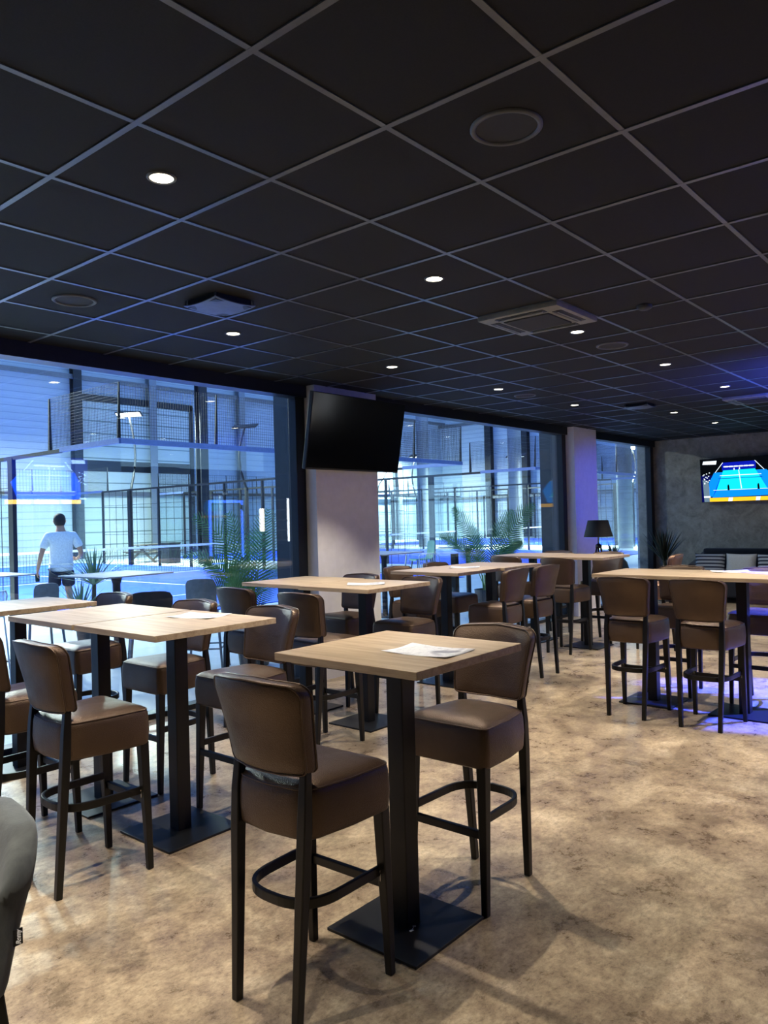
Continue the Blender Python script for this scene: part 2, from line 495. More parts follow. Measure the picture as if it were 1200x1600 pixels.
def diffuser(x, y, lab, first=[None]):
    if first[0] is None:
        r = thing('ceiling_air_diffuser', lab, 'air diffuser', (x, y, CEIL), 0, 'square air diffusers'); first[0] = r
        b = MB()
        n = 9; top = []
        for i in range(n):
            for j in range(n):
                u, v = i / (n - 1) * 2 - 1, j / (n - 1) * 2 - 1
                e = max(abs(u), abs(v))
                top.append(((u * .155), v * .155, -.045 + .012 * (u * u * v * v)))
        V = [b.bm.verts.new(p) for p in top]; V2 = [b.bm.verts.new((p[0], p[1], p[2] + .006)) for p in top]
        for i in range(n - 1):
            for j in range(n - 1):
                q = [i * n + j, (i + 1) * n + j, (i + 1) * n + j + 1, i * n + j + 1]
                b.bm.faces.new([V[k] for k in q]); b.bm.faces.new([V2[k] for k in q[::-1]])
        ed = [(i, 0) for i in range(n)] + [(n - 1, j) for j in range(1, n)] + [(i, n - 1) for i in range(n - 2, -1, -1)] + [(0, j) for j in range(n - 2, 0, -1)]
        ids = [i * n + j for i, j in ed]
        for a, c in zip(ids, ids[1:] + ids[:1]): b.bm.faces.new([V[a], V[c], V2[c], V2[a]])
        b.build('face_plate', M['diffuser'], r, True, auto=40)
        b = MB(); b.box((0, 0, -.018), (.27, .27, .05)); b.build('neck', M['black'], r)
        for sx in (-1, 1):
            for sy in (-1, 1):
                b = MB(); b.box((sx * .145, sy * .145, -.018), (.008, .008, .036)); b.build('clip', M['chrome'], r)
    else:
        put(copy_tree(first[0]), x, y, 0, lab, None, CEIL)
diffuser(2.99, 3.80, 'square grey air diffuser plate hanging below the ceiling over the left window side')
diffuser(9.6, 3.80, 'far square air diffuser plate, small, above the second column')

def aircon(x, y, lab, first=[None]):
    if first[0] is None:
        r = thing('air_conditioner', lab, 'air conditioner', (x, y, CEIL), 0, 'ceiling cassette air conditioners'); first[0] = r
        b = MB(); b.box((0, 0, -.018), (.60, .60, .036), .012); b.build('panel', M['unit'], r, True, auto=40)
        b = MB(); b.box((0, 0, -.038), (.34, .34, .012), .004); b.build('intake_grille', M['speaker_grille'], r)
        for k in range(4):
            b = MB(); a = k * PI / 2
            b.box((.235 * math.cos(a), .235 * math.sin(a), -.036), (.065, .36, .006), 0, a)
            s = b.build('outlet_slot', M['black'], r)
            b = MB(); b.box((.235 * math.cos(a), .235 * math.sin(a), -.041), (.012, .33, .008), 0, a)
            b.build('louvre', M['unit'], s)
    else:
        put(copy_tree(first[0]), x, y, 0, lab, None, CEIL)
aircon(4.768, 2.59, 'grey square ceiling air conditioner in the middle of the ceiling')
aircon(10.168, 2.59, 'bluish lit far air conditioner at the right edge of the ceiling')
r = thing('smoke_detector', 'tiny dark smoke detector on a tile near the air conditioner', 'smoke detector', (5.02, 1.94, CEIL))
b = MB(); b.lathe([(0, -.03), (.03, -.03), (.05, -.018), (.05, .002)], n=24); b.build('housing', M['dark_plastic'], r, True)

# ------------------------------------------------------------------ bar stools (local +x is the front)
def rounded_outline(front, rear, wf, wr, rf, rr, n=8):
    """plan outline: straight front, rounder rear"""
    pts = []
    def arc(cx, cy, r, a0, a1):
        for k in range(n + 1):
            a = a0 + (a1 - a0) * k / n
            pts.append((cx + r * math.cos(a), cy + r * math.sin(a)))
    arc(front - rf, wf - rf, rf, 0, PI / 2)
    pts.append(((front + rear) / 2, (wf + wr) / 2 + .008))
    arc(rear + rr, wr - rr, rr, PI / 2, PI)
    pts.append((rear - .012, 0))
    arc(rear + rr, -wr + rr, rr, PI, 1.5 * PI)
    pts.append(((front + rear) / 2, -(wf + wr) / 2 - .008))
    arc(front - rf, -wf + rf, rf, 1.5 * PI, 2 * PI)
    return pts

def inset(pts, d):
    cx = sum(p[0] for p in pts) / len(pts); out = []
    for x, y in pts:
        L = math.hypot(x - cx, y); k = max(0, (L - d) / L)
        out.append((cx + (x - cx) * k, y * k))
    return out

def back_pt(w, z, t):
    """backrest: w across, z height above the backrest's foot, t through its thickness (front +)"""
    lean = -.172 - .055 * (z / .3) - .02 * (z / .3) ** 2
    return (lean + t + 1.15 * (w * w) * .9 - .01, w, .800 + z)

def make_stool(name, label, mat, legmat, group, piped=True, rc=.045):
    r = thing(name, label, 'bar stool', (0, 0, 0), 0, group)
    ol = rounded_outline(.215, -.19, .212, .188, .035, .085)
    b = MB()
    rings = []
    for z, d in ((.592, .04), (.588, .016), (.594, .005), (.606, .001), (.66, -.004), (.728, 0), (.744, .004), (.756, .013), (.765, .028), (.773, .058), (.779, .10), (.781, .14)):
        rings.append([(x, y, z) for x, y in inset(ol, d)])
    b.loops(rings); seat = b.build('seat', mat, r, True)
    b = MB()
    if piped: b.tube([(x, y, .752) for x, y in inset(ol, .0075)], .0036, 6, closed=True); b.build('piping', mat, seat, True)
    else: b.bm.free()
    # backrest
    def outl(d):
        wb, wt, h = .178 - d, .207 - d, .305 - 2 * d
        P = []
        def arc(cx, cz, a0, a1, rr=rc):
            for k in range(7):
                a = a0 + (a1 - a0) * k / 6
                P.append((cx + rr * math.cos(a), cz + rr * math.sin(a) + d))
        arc(wb - .025, .025, -PI / 2, -.13, .025)
        for k in (.25, .5, .75): P.append((wb + (wt - wb) * k ** 1.3, .03 + (h - .08) * k + d))
        arc(wt - rc, h - rc, -.05, PI / 2)
        for k in (.5, 0, -.5): P.append(((wt - rc) * k, h + .010 * (1 - abs(k)) + d))
        arc(-wt + rc, h - rc, PI / 2, PI + .05)
        for k in (.75, .5, .25): P.append((-(wb + (wt - wb) * k ** 1.3), .03 + (h - .08) * k + d))
        arc(-wb + .025, .025, PI + .13, 1.5 * PI, .025)
        for k in (-.5, 0, .5): P.append(((wb - .025) * k, -.004 + d))
        return P
    b = MB(); rings = []
    for t, d in ((-.034, .10), (-.033, .05), (-.030, .012), (-.024, .003), (-.012, 0), (.012, 0), (.024, .003), (.030, .012), (.034, .05), (.035, .10)):
        rings.append([back_pt(w, z, t) for w, z in outl(d)])
    b.loops(rings); back = b.build('backrest', mat, r, True)
    for t in (-.025, .025) if piped else ():
        b = MB(); b.tube([back_pt(w, z, t) for w, z in outl(.002)], .0036, 6, closed=True); b.build('piping', mat, back, True)
    # legs
    sq = [(-.5, -.5), (.5, -.5), (.5, .5), (-.5, .5)]
    for s in (-1, 1):
        b = MB()
        b.sweep([(.206, s * .188, 0), (.200, s * .186, .2), (.190, s * .182, .45), (.186, s * .180, .60)], sq, [.028, .033, .040, .044], up=(1, 0, 0))
        lg = b.build('leg', legmat, r)
        m = lg.modifiers.new('soft', 'BEVEL'); m.width = .004; m.segments = 2; m.limit_method = 'ANGLE'
        b = MB()
        b.sweep([(-.215, s * .142, 0), (-.196, s * .150, .30), (-.180, s * .158, .58), (-.174, s * .160, .70), (-.166, s * .158, .80), (-.164, s * .155, .86)], sq, [.029, .034, .038, .036, .030, .024], up=(1, 0, 0))
        lg = b.build('leg', legmat, r)
        m = lg.modifiers.new('soft', 'BEVEL'); m.width = .004; m.segments = 2; m.limit_method = 'ANGLE'
    # bent foot ring
    path = []
    yr, xa = .166, -.168
    for s, rng in ((1, range(0, 13)),):
        for k in range(0, 25):
            a = PI / 2 + PI * k / 24
            ca, sa = math.cos(a), math.sin(a)
            p = 2 / 2.7
            path.append((-.0 + .180 * math.copysign(abs(ca) ** p, ca), yr * math.copysign(abs(sa) ** p, sa), .372))
    path = [(.182, yr + .004, .372), (.09, yr + .002, .372)] + path + [(.09, -yr - .002, .372), (.182, -yr - .004, .372)]
    b = MB(); b.sweep(path, [(-.008, -.018), (.008, -.018), (.008, .018), (-.008, .018)])
    rg = b.build('foot_ring', legmat, r)
    m = rg.modifiers.new('soft', 'BEVEL'); m.width = .004; m.segments = 2; m.limit_method = 'ANGLE'
    for s in (-1, 1):
        b = MB(); b.box((.176, s * (yr + .013), .372), (.012, .004, .012), .003); b.box((.176, s * (yr + .013), .350), (.007, .003, .026), .001)
        tag(b.build('bolt', M['chrome'], rg), 'shiny bolt')
    b = MB(); b.box((.200, 0, .322), (.020, .34, .034), .004); b.build('stretcher', legmat, r)
    return r

STG = 'brown leather bar stools'
stool0 = make_stool('bar_stool', 'x', M['leather'], M['black_wood'], STG)
F_, B_, L_, R_ = 0, PI, PI / 2, -PI / 2        # facing +x, -x, +y, -y
STOOLS = [
    (1.885, 1.975, F_ + .03, 'brown bar stool nearest the camera, its back turned to it, at the front square table'),
    (2.84, 1.925, B_, 'brown bar stool on the right side of the front square table, facing left across it'),
    (1.85, 3.42, F_ - .02, 'brown bar stool, back to the camera, at the left pair of tables, tan lit seat'),
    (1.86, 4.10, F_, 'brown bar stool cut by the left edge of the picture behind the lit tan one'),
    (2.865, 3.48, B_, 'brown bar stool on the right side of the left long table, behind the nearest stool'),
    (2.865, 4.24, B_, 'brown bar stool with dark bluish seat behind the posts of the left pair of tables'),
    (2.90, 5.28, B_, 'brown bar stool at the leftmost table, next to the tall window'),
    (4.05, 4.78, F_, 'brown bar stool in front of the palm, farther left seat of the middle table'),
    (3.98, 3.98, F_, 'brown bar stool, back to the camera, nearer left seat of the middle table'),
    (5.03, 4.02, B_, 'brown bar stool right of the middle table, its back past the table corner'),
    (5.08, 4.76, B_, 'brown bar stool at the middle table, standing in front of the white column'),
    (6.40, 3.99, L_, 'brown bar stool seen from behind at the table by the second window, left of two'),
    (6.98, 3.97, L_ - .08, 'brown bar stool seen from behind at the table by the second window, right of two'),
    (6.28, 4.92, R_, 'brown bar stool beside the column, window side of the second window table'),
    (6.95, 4.92, R_, 'brown bar stool on the window side of the second window table, farther from the column'),
    (8.33, 4.25, F_, 'brown bar stool at the table before the second column, near left seat'),
    (8.43, 5.00, F_, 'brown bar stool at the table before the second column, far left seat by the glass'),
    (9.25, 4.22, B_, 'brown bar stool in front of the floor lamp, right seat of that table'),
    (9.42, 5.02, B_, 'brown bar stool at the table before the second column, far seat next to that column'),
    (6.07, 2.50, F_, 'brown bar stool, back to the camera, at the right long table, left of two'),
    (6.05, 1.92, F_ - .03, 'brown bar stool, back to the camera, at the right long table, right of two'),
    (6.975, 2.50, B_, 'brown bar stool across the right long table, facing the left one of the near pair'),
    (6.955, 1.78, B_, 'brown bar stool across the right long table, cut by the right picture edge'),
]
for k, (x, y, rz, lab) in enumerate(STOOLS):
    o = stool0 if k == 0 else copy_tree(stool0)
    put(o, x, y, rz, lab, STG)
o = make_stool('bar_stool', 'light brown bar stool standing alone between the right long table and the corner plant', M['leather_light'], M['black_wood'], STG)
put(o, 9.08, 3.44, L_ + .1)
gs = make_stool('bar_stool', 'grey velvet bar stool with black tag, cut by the left picture edge in front', M['velvet'], M['black_wood'], None, False, .085)
gs['group'] = 'grey velvet bar stool'
put(gs, .425, 1.60, PI + .05); gs.scale = (1, 1, .96)
# the tag on its backrest
p = Vector(back_pt(.196, .125, -.016))
tg = MB(); tg.box((0, 0, 0), (.017, .003, .030), .001)
tgo = tg.build('maker_tag', M['black'], gs, loc=(p.x - .006, p.y + .005, p.z), rot=(0, 0, PI))
tgo['label'] = 'black tag with white script'
tc = bpy.data.curves.new('tag_script', 'FONT'); tc.body = 'Remy'; tc.size = .0115; tc.extrude = .0004; tc.align_x = 'CENTER'; tc.align_y = 'CENTER'; tc.shear = .4; tc.offset = .0005
tc.materials.append(M['white_line'])
to = link('tag_script', tc); dg = bpy.context.evaluated_depsgraph_get(); tm = bpy.data.meshes.new_from_object(to.evaluated_get(dg)); bpy.data.objects.remove(to)
link('tag_script', tm, tgo, (0, -.0022, 0), (PI / 2, -PI / 2, 0))

# ------------------------------------------------------------------ bar tables
def make_table(label, sx, sy, mat, group='oak topped bar tables', height=1.10):
    r = thing('bar_table', label, 'table', (0, 0, 0), 0, group)
    b = MB(); b.box((0, 0, height - .015), (sx, sy, .030), .0015, seg=1); b.build('tabletop', mat, r)
    b = MB(); b.box((0, 0, (height - .03 + .01) / 2), (.08, .08, height - .04), .004); b.build('post', M['black'], r)
    b = MB(); b.box((0, 0, height - .034), (.40, .40, .008), .002); b.box((0, 0, height - .044), (.09, .44, .014), .002); b.build('mount_plate', M['black'], r)
    b = MB(); b.box((0, 0, .006), (.445, .445, .012), .003); b.build('base_plate', M['plate'], r)
    return r
TABLES = [
    (2.390, 1.955, .69, .71, 'front square oak bar table with one menu sheet, nearest the camera'),
    (2.415, 3.50, .745, .745, 'oak bar table with a menu sheet, front half of the left pair'),
    (2.410, 4.26, .745, .745, 'oak bar table, back half of the left pair, farther from the camera'),
    (2.39, 5.28, .76, .70, 'leftmost oak bar table close to the tall window, cut by the picture edge'),
    (4.60, 4.10, .76, .735, 'oak bar table of the middle pair, half with the menu sheet'),
    (4.64, 4.84, .76, .735, 'oak bar table of the middle pair, half beside the palm and window'),
    (6.18, 4.44, .74, .80, 'oak bar table by the second window, left one of its pair'),
    (6.93, 4.40, .74, .80, 'oak bar table by the second window, right one of its pair'),
    (8.78, 4.20, .77, .78, 'oak bar table before the second column, nearer half of that pair'),
    (8.88, 4.99, .77, .78, 'oak bar table before the second column, half by the glass'),
    (6.52, 2.53, .73, .74, 'oak bar table of the right pair, left half in warm light'),
    (6.50, 1.79, .73, .74, 'oak bar table of the right pair, half lit blue at the picture edge'),
]
for x, y, sx, sy, lab in TABLES:
    put(make_table(lab, sx, sy, M['oak']), x, y)
b = MB()
b.box((0, 0, 0), (.018, .010, .0015), .0005, .4); b.box((.02, .028, 0), (.014, .008, .0015), .0005, -.3); b.box((.01, .014, 0), (.003, .03, .001), 0, -.6)
tag(b.build('paper_scrap', M['white'], loc=(2.348, 1.895, .0135), rot=(0, 0, -.6)), 'torn white paper scrap on the black base plate of the front table', 'paper scrap')

# menu sheets
def menu(x, y, rz, lab, sx=.21, sy=.297, z=1.1005):
    b = MB(); n = 10
    for side in (0, 1):
        pass
    V = []
    for i in range(n + 1):
        for j in range(n + 1):
            u, v = i / n - .5, j / n - .5
            lift = .006 * max(0, (abs(u) + abs(v) - .62)) / .38
            V.append((u * sx, v * sy, lift))
    A = [b.bm.verts.new(p) for p in V]; B2 = [b.bm.verts.new((p[0], p[1], p[2] + .0006)) for p in V]
    m = n + 1
    for i in range(n):
        for j in range(n):
            q = [i * m + j, (i + 1) * m + j, (i + 1) * m + j + 1, i * m + j + 1]
            b.bm.faces.new([A[k] for k in q[::-1]]); b.bm.faces.new([B2[k] for k in q])
    ed = [i * m for i in range(m)] + [n * m + j for j in range(1, m)] + [i * m + n for i in range(n - 1, -1, -1)] + [j for j in range(n - 1, 0, -1)]
    for a, c in zip(ed, ed[1:] + ed[:1]): b.bm.faces.new([A[a], A[c], B2[c], B2[a]])
    o = b.build('menu_sheet', M['paper'], None, True, (x, y, z), (0, 0, rz))
    return tag(o, lab, 'menu', 'printed menu sheets')
menu(2.39, 1.81, .05, 'printed white menu sheet lying on the front square table')
menu(2.62, 3.58, .25, 'printed menu sheet lying on the left pair of tables')
menu(4.58, 4.07, .7, 'printed menu sheet lying on the middle table')
menu(6.48, 4.42, .5, 'printed menu sheet lying on the table by the second window')
menu(6.78, 1.95, .5, 'printed menu sheet tinted blue on the right long table')

# ------------------------------------------------------------------ televisions
SCR = 1.35
pal = [emit('screen_navy', '060a50', 1.0), emit('screen_blue', '0522e8', SCR), emit('screen_cyan', '10d8f0', SCR * .75), emit('screen_white', 'e8f4ff', SCR * .8),
       emit('screen_dark', '06080c', 1), emit('screen_yellow', 'ffc028', SCR * .8), emit('screen_grey', '5a7080', 1.2), emit('screen_deep', '0a18a0', SCR * .8), emit('screen_azure', '0a86f0', SCR * .8)]
def television(name, lab, w, h, on, cat='television', pal=pal):
    """local: screen faces -y, origin at the centre"""
    r = thing(name, lab, cat)
    b = MB(); b.box((0, .012, 0), (w, .045, h), .006); b.build('housing', M['dark_plastic'], r)
    if not on:
        b = MB(); b.box((0, -.012, .004), (w - .016, .006, h - .024), .001); b.build('screen', M['black_gloss'], r)
        return r
    b = MB(); W, Hh = w - .016, h - .016; lev = [0]
    def Q(pts, mi):
        lev[0] += 1
        b.poly([((u - .5) * W, -.0115 - .00025 * lev[0], (v - .5) * Hh) for u, v in pts], mi)
    def rect(u0, v0, u1, v1, mi): Q([(u0, v0), (u1, v0), (u1, v1), (u0, v1)], mi)
    rect(0, 0, 1, 1, 0)
    rect(0, .62, 1, 1, 4)
    Q([(.03, 0), (.12, 0), (.09, .5), (.02, .52)], 6)
    Q([(.10, .12), (.30, .12), (.30, .68), (.17, .68), (.10, .45)], 8)
    Q([(.86, .12), (.68, .12), (.68, .70), (.80, .70), (.93, .45)], 8)
    Q([(.27, .9), (.68, .91), (.68, .74), (.27, .72)], 7)
    rect(.29, .795, .66, .815, 3)
    for k in range(6): rect(.30 + k * .06, .79, .345 + k * .06, .82, 3)
    Q([(.284, .72), (.67, .73), (.845, .12), (.135, .10)], 1)
    Q([(.284, .72), (.67, .73), (.80, .28), (.19, .27)], 2)
    Q([(.19, .27), (.80, .28), (.845, .12), (.135, .10)], 8)
    Q([(.18, .68), (.28, .905), (.29, .905), (.19, .68)], 3)
    Q([(.77, .70), (.665, .915), (.675, .915), (.78, .70)], 3)
    rect(.24, .595, .74, .61, 3); rect(.22, .53, .75, .542, 7)
    Q([(.470, .725), (.478, .725), (.503, .29), (.492, .29)], 3)
    rect(.15, .265, .83, .275, 3)
    Q([(.03, .88), (.20, .87), (.21, .955), (.04, .955)], 3)
    for (u, v) in ((.34, .36), (.70, .36)):                               # players in front of the net
        Q([(u - .012, v - .1), (u + .014, v - .1), (u + .01, v), (u + .006, v + .03), (u - .006, v + .03), (u - .012, v)], 4)
    for (u, v) in ((.42, .72), (.485, .73)):
        Q([(u - .008, v), (u + .008, v), (u + .004, v + .05), (u - .004, v + .05)], 3)
    for k in range(14):
        u = .02 + .012 * (k % 5) + random.random() * .06; v = .42 + .035 * k * .55
        rect(u, v, u + .014, v + .02, 3)
    rect(.10, .005, 1, .095, 5)
    for u in (.33, .66): Q([(u, .005), (u + .05, .005), (u + .06, .095), (u + .01, .095)], 3)
    rect(.03, .10, .11, .14, 3)
    b.build('screen', pal, r)
    return r
def tv_mount(parent, d=.14, top=None):
    b = MB(); b.box((0, .05, 0), (.42, .02, .30), .003)
    for sx in (-.15, .15): b.box((sx, .05, 0), (.03, .03, .42), .003)
    b.bar((0, .06, 0), (0, d, 0), .06)
    b.build('wall_bracket', M['black'], parent)

pal3 = [emit('screen_navy_b', '060a90', 3), emit('screen_blue_b', '0530ff', 9), emit('screen_court_b', '0550ff', 9), emit('screen_white_b', '9ac0ff', 8),
        emit('screen_dark_b', '0a1a90', 4), emit('screen_yellow_b', 'ffc860', 9), emit('screen_grey_b', '3a60a0', 3), emit('screen_deep_b', '0a28e0', 8), emit('screen_azure_b', '0a48ff', 9)]
tv = television('television', 'large dark switched off television hanging in front of the white column', 1.385, .745, False)
tv.location = (5.845, 5.255, 2.475); tv.rotation_euler = (math.radians(10.5), math.radians(0), math.radians(-.5))
tv_mount(tv, .243)
b = MB(); pts = [(.56, .03, -.35)]
for k in range(1, 9): pts.append((.56 + .02 * math.sin(k), .05 + .012 * k, -.35 - .035 * k - .01))
b.tube(pts, .005, 6); b.build('cable', M['black'], tv, True)

tv2 = television('television', 'lit television showing a blue padel match on the plaster wall', 1.42, .80, True)
tv2.rotation_euler = (math.radians(4.5), 0, -PI / 2); tv2.location = (14.74, 4.02, 2.155)
tv_mount(tv2, .128)
tv3 = television('television', 'lit television showing a blue match, seen only mirrored in the left window', 1.42, .80, True, 'television', pal3)
tv3.rotation_euler = (0, 0, PI); tv3.rotation_euler = (math.radians(0), 0, PI); tv3.location = (6.15, -1.0, 2.38)
b = MB(); b.bar((0, .04, .2), (0, .04, .60), .05); b.box((0, .05, 0), (.4, .03, .4)); b.build('ceiling_pole', M['black'], tv3)

# ------------------------------------------------------------------ sofa corner
def soft_box(b, c, d, r, n=3):
    b.box(c, d, r, seg=n)
so = thing('sofa', 'long navy velvet sofa along the plaster wall below the lit television', 'sofa', (14.36, 3.1, 0))
L = 3.3
b = MB(); b.box((0, 0, .26), (.86, L, .30), .03); b.build('base', M['navy'], so)
for k in range(3):
    b = MB(); b.box((-.05, (k - 1) * (L - .36) / 3, .47), (.72, (L - .40) / 3, .16), .05, seg=3); b.build('seat_cushion', M['navy'], so, True)
b = MB(); b.box((.36, 0, .62), (.20, L - .1, .60), .06, seg=3); b.build('backrest', M['navy'], so, True)
for s in (-1, 1):
    b = MB()
    ring = []
    for yy in (s * (L / 2 - .16), s * (L / 2)):
        ring.append([(-.43, yy, .12), (.43, yy, .12), (.43, yy, .86), (.10, yy, .76), (-.40, yy, .66), (-.43, yy, .62)])
    b.loops(ring); o = b.build('arm', M['navy'], so)
    mm = o.modifiers.new('soft', 'BEVEL'); mm.width = .03; mm.segments = 3
for sx in (-.36, .36):
    for sy in (-1.5, 1.5):
        b = MB(); b.box((sx, sy, .055), (.05, .05, .11), .004); b.build('leg', M['black_wood'], so)
def cushion(x, y, z, mat, lab, rz=0):
    b = MB(); n = 12; A, B2 = [], []
    for i in range(n + 1):
        for j in range(n + 1):
            u, v = i / n * 2 - 1, j / n * 2 - 1
            t = .075 * (max(0, (1 - u ** 4) * (1 - v ** 4))) ** .5 + .004
            k = 1 - .05 * (1 - v * v) * abs(u) - 0; k2 = 1 - .05 * (1 - u * u) * abs(v)
            A.append((-t, u * .25 * k, v * .205 * k2)); B2.append((t, u * .25 * k, v * .205 * k2))
    VA = [b.bm.verts.new(p) for p in A]; VB = [b.bm.verts.new(p) for p in B2]; m = n + 1
    for i in range(n):
        for j in range(n):
            q = [i * m + j, (i + 1) * m + j, (i + 1) * m + j + 1, i * m + j + 1]
            b.bm.faces.new([VA[k] for k in q]); b.bm.faces.new([VB[k] for k in q[::-1]])
    ed = [i * m for i in range(m)] + [n * m + j for j in range(1, m)] + [i * m + n for i in range(n - 1, -1, -1)] + [j for j in range(n - 1, 0, -1)]
    for a, c in zip(ed, ed[1:] + ed[:1]): b.bm.faces.new([VA[a], VA[c], VB[c], VB[a]])
    return tag(b.build('cushion', mat, None, True, (x, y, z), (0, math.radians(14), rz)), lab, 'cushion', 'cushions on the sofa')
cushion(13.99, 4.375, .655, M['stripes'], 'striped dark blue cushion at the left end of the sofa', .1)
cushion(13.99, 3.865, .655, M['cushion_grey'], 'plain grey cushion between the striped ones on the sofa', -.05)
cushion(13.99, 3.355, .655, M['stripes'], 'striped dark blue cushion on the sofa right of the grey one, at the picture edge', .04)

lp = thing('floor_lamp', 'tripod floor lamp with black tapered shade in front of the second column', 'lamp', (11.05, 5.08, 0))
b = MB()
n = 40
b.lathe([(.215, 1.255), (.150, 1.505), (.147, 1.505), (.212, 1.255), (.215, 1.255)], n=n); b.build('lamp_shade', M['lamp_shade'], lp, True, auto=50)
b = MB(); b.tube([(0, 0, 1.10), (0, 0, 1.46)], .012, 10); b.lathe([(0, 1.30), (.03, 1.31), (.04, 1.36), (.03, 1.41), (0, 1.42)], n=16)
for k in range(3):
    a = k * 2 * PI / 3; b.tube([(0, 0, 1.46), (.15 * math.cos(a), .15 * math.sin(a), 1.50)], .003, 5)
b.build('stem', M['grey_metal'], lp, True)
b = MB(); b.lathe([(0, 1.08), (.045, 1.08), (.045, 1.13), (.02, 1.15), (0, 1.15)], n=18); b.build('hub', M['black'], lp, True)
for k in range(3):
    a = k * 2 * PI / 3 + .5
    b = MB(); b.tube([(.03 * math.cos(a), .03 * math.sin(a), 1.10), (.29 * math.cos(a), .29 * math.sin(a), 0.012)], .014, 8, scale=[1, .8]); b.build('leg', M['lamp_wood'], lp, True)
# ------------------------------------------------------------------ plants
def blade(b, base, direction, length, width, bend, n=5, mi=0, nrm=None):
    """a sword leaf with a keel, given a little thickness by its V section"""
    d = Vector(direction).normalized(); side = d.cross(nrm or Vector((0, 0, 1)))
    if side.length < .05: side = Vector((1, 0, 0))
    side.normalize(); rows = []
    p = Vector(base)
    for k in range(n + 1):
        t = k / n
        w = width * (1 - t) ** .7 * (.6 + .4 * min(1, t * 5)) / 2 + .0006
        dd = (d + Vector((0, 0, -bend * t * t))).normalized()
        up = side.cross(dd).normalized()
        rows.append((p - side * w + up * w * .35, p.copy(), p + side * w + up * w * .35))
        p = p + dd * (length / n)
    V = [[b.bm.verts.new(q) for q in r] for r in rows]
    for A, B2 in zip(V, V[1:]):
        for j in (0, 1):
            f = b.bm.faces.new([A[j], A[j + 1], B2[j + 1], B2[j]]); f.material_index = mi

def pot(parent, r=.19, h=.36, mat=None):
    b = MB(); b.lathe([(0, 0), (r * .78, 0), (r, h), (r * .9, h), (r * .86, h - .05), (0, h - .05)], n=28); b.build('pot', mat or M['pot'], parent, True, auto=40)
    b = MB(); b.lathe([(r * .86, h - .045), (0, h - .035)], n=20); b.build('soil', M['soil'], parent)

def yucca(loc, lab, heads, mat, potm=None, group=None, rp=.19, hp=.36, fan=72):
    r = thing('potted_yucca', lab, 'plant', loc, 0, group)
    pot(r, rp, hp, potm)
    for (hx, hy, hz, n, ln, wd) in heads:
        b = MB(); b.tube([(hx * .3, hy * .3, hp - .06), (hx * .8, hy * .8, (hp + hz) / 2), (hx, hy, hz)], .03, 9, scale=[1.2, 1, .9]); b.build('trunk', M['trunk'], r, True)
        b = MB()
        for k in range(n):
            az = k * 2.399963; el = math.radians(88 - fan * (k / n) ** .8)
            dr = (math.cos(az) * math.cos(el), math.sin(az) * math.cos(el), math.sin(el))
            blade(b, (hx, hy, hz - .02), dr, ln * random.uniform(.85, 1.08), wd, .25 * (k / n))
        b.build('foliage', mat, r, True)
    return r

def palm(loc, lab, fronds, lw=.017, group='feather palms outside the windows'):
    r = thing('potted_palm', lab, 'plant', loc, 0, group)
    pot(r, .21, .38)
    b = MB()
    for k in range(6):
        a = k * 1.1; b.tube([(.05 * math.cos(a), .05 * math.sin(a), .32), (.07 * math.cos(a), .07 * math.sin(a), .62)], .014, 7)
    b.build('stem', M['palm_stem'], r, True)
    for (az, el, ln, droop, wid, tw) in fronds:
        tw = az - rd(tw) + random.uniform(-.25, .25)
        b = MB(); p = Vector((.04 * math.cos(az), .04 * math.sin(az), .40))
        el = math.radians(el); n = 36; pts = []
        for k in range(n + 1):
            t = k / n
            e = el - math.radians(droop) * t ** 1.8
            d = Vector((math.cos(az) * math.cos(e), math.sin(az) * math.cos(e), math.sin(e)))
            pts.append((p.copy(), d)); p = p + d * (ln / n)
        b.tube([q[0] for q in pts], .008, 6, scale=[1 - .8 * k / n for k in range(n + 1)])
        side0 = Vector((-math.sin(az), math.cos(az), 0))
        for k in range(int(n * .30), n + 1):
            t = (k / n - .30) / .70
            q, d = pts[min(k, n)]
            L2 = wid * (math.sin(PI * (.12 + .86 * t)) ** .6) * random.uniform(.9, 1.08)
            for s in (-1, 1):
                upn = side0.cross(d).normalized(); sd_ = side0 * math.cos(tw) + upn * math.sin(tw)
                dr = (d * (.6 + .6 * t) + sd_ * s * 1.0 + upn * math.cos(tw) * .15)
                blade(b, q, dr, L2, lw, .16, 4, 0, d.cross(sd_))
        b.build('frond', M['palm_leaf'], r, True)
    return r
rd = math.radians
palm((5.72, 6.80, 0), 'large feather palm outside the first window, beside its dark end post',
     [(rd(132), 86, 1.48, 60, .25, 40), (rd(120), 76, 1.25, 85, .19, 40), (rd(100), 86, 1.35, 25, .26, 40), (rd(20), 84, 1.40, 26, .30, 40), (rd(40), 80, 1.30, 50, .26, 40),
      (rd(150), 80, .95, 60, .26, 40), (rd(80), 82, .90, 50, .26, 40), (rd(170), 74, .80, 80, .24, 40), (rd(110), 84, .74, 40, .24, 40), (rd(10), 78, .85, 60, .24, 40)])
palm((11.05, 7.1, 0), 'feather palm outside the second window, left of its dark end post',
     [(rd(-42), 70, 1.62, 30, .28, 32), (rd(-25), 80, 1.40, 35, .26, 32), (rd(140), 80, 1.45, 30, .24, 32), (rd(135), 72, 1.2, 60, .22, 32), (rd(60), 80, 1.2, 50, .22, 32), (rd(-40), 72, 1.0, 60, .22, 32)], .028)
yucca((5.20, 9.42, 0), 'sword leaved yucca on the terrace just right of the walking man', [(.06, 0, .86, 44, .52, .045), (-.10, .05, .52, 36, .44, .045)], M['yucca_leaf'], None, 'sword leaved plants')
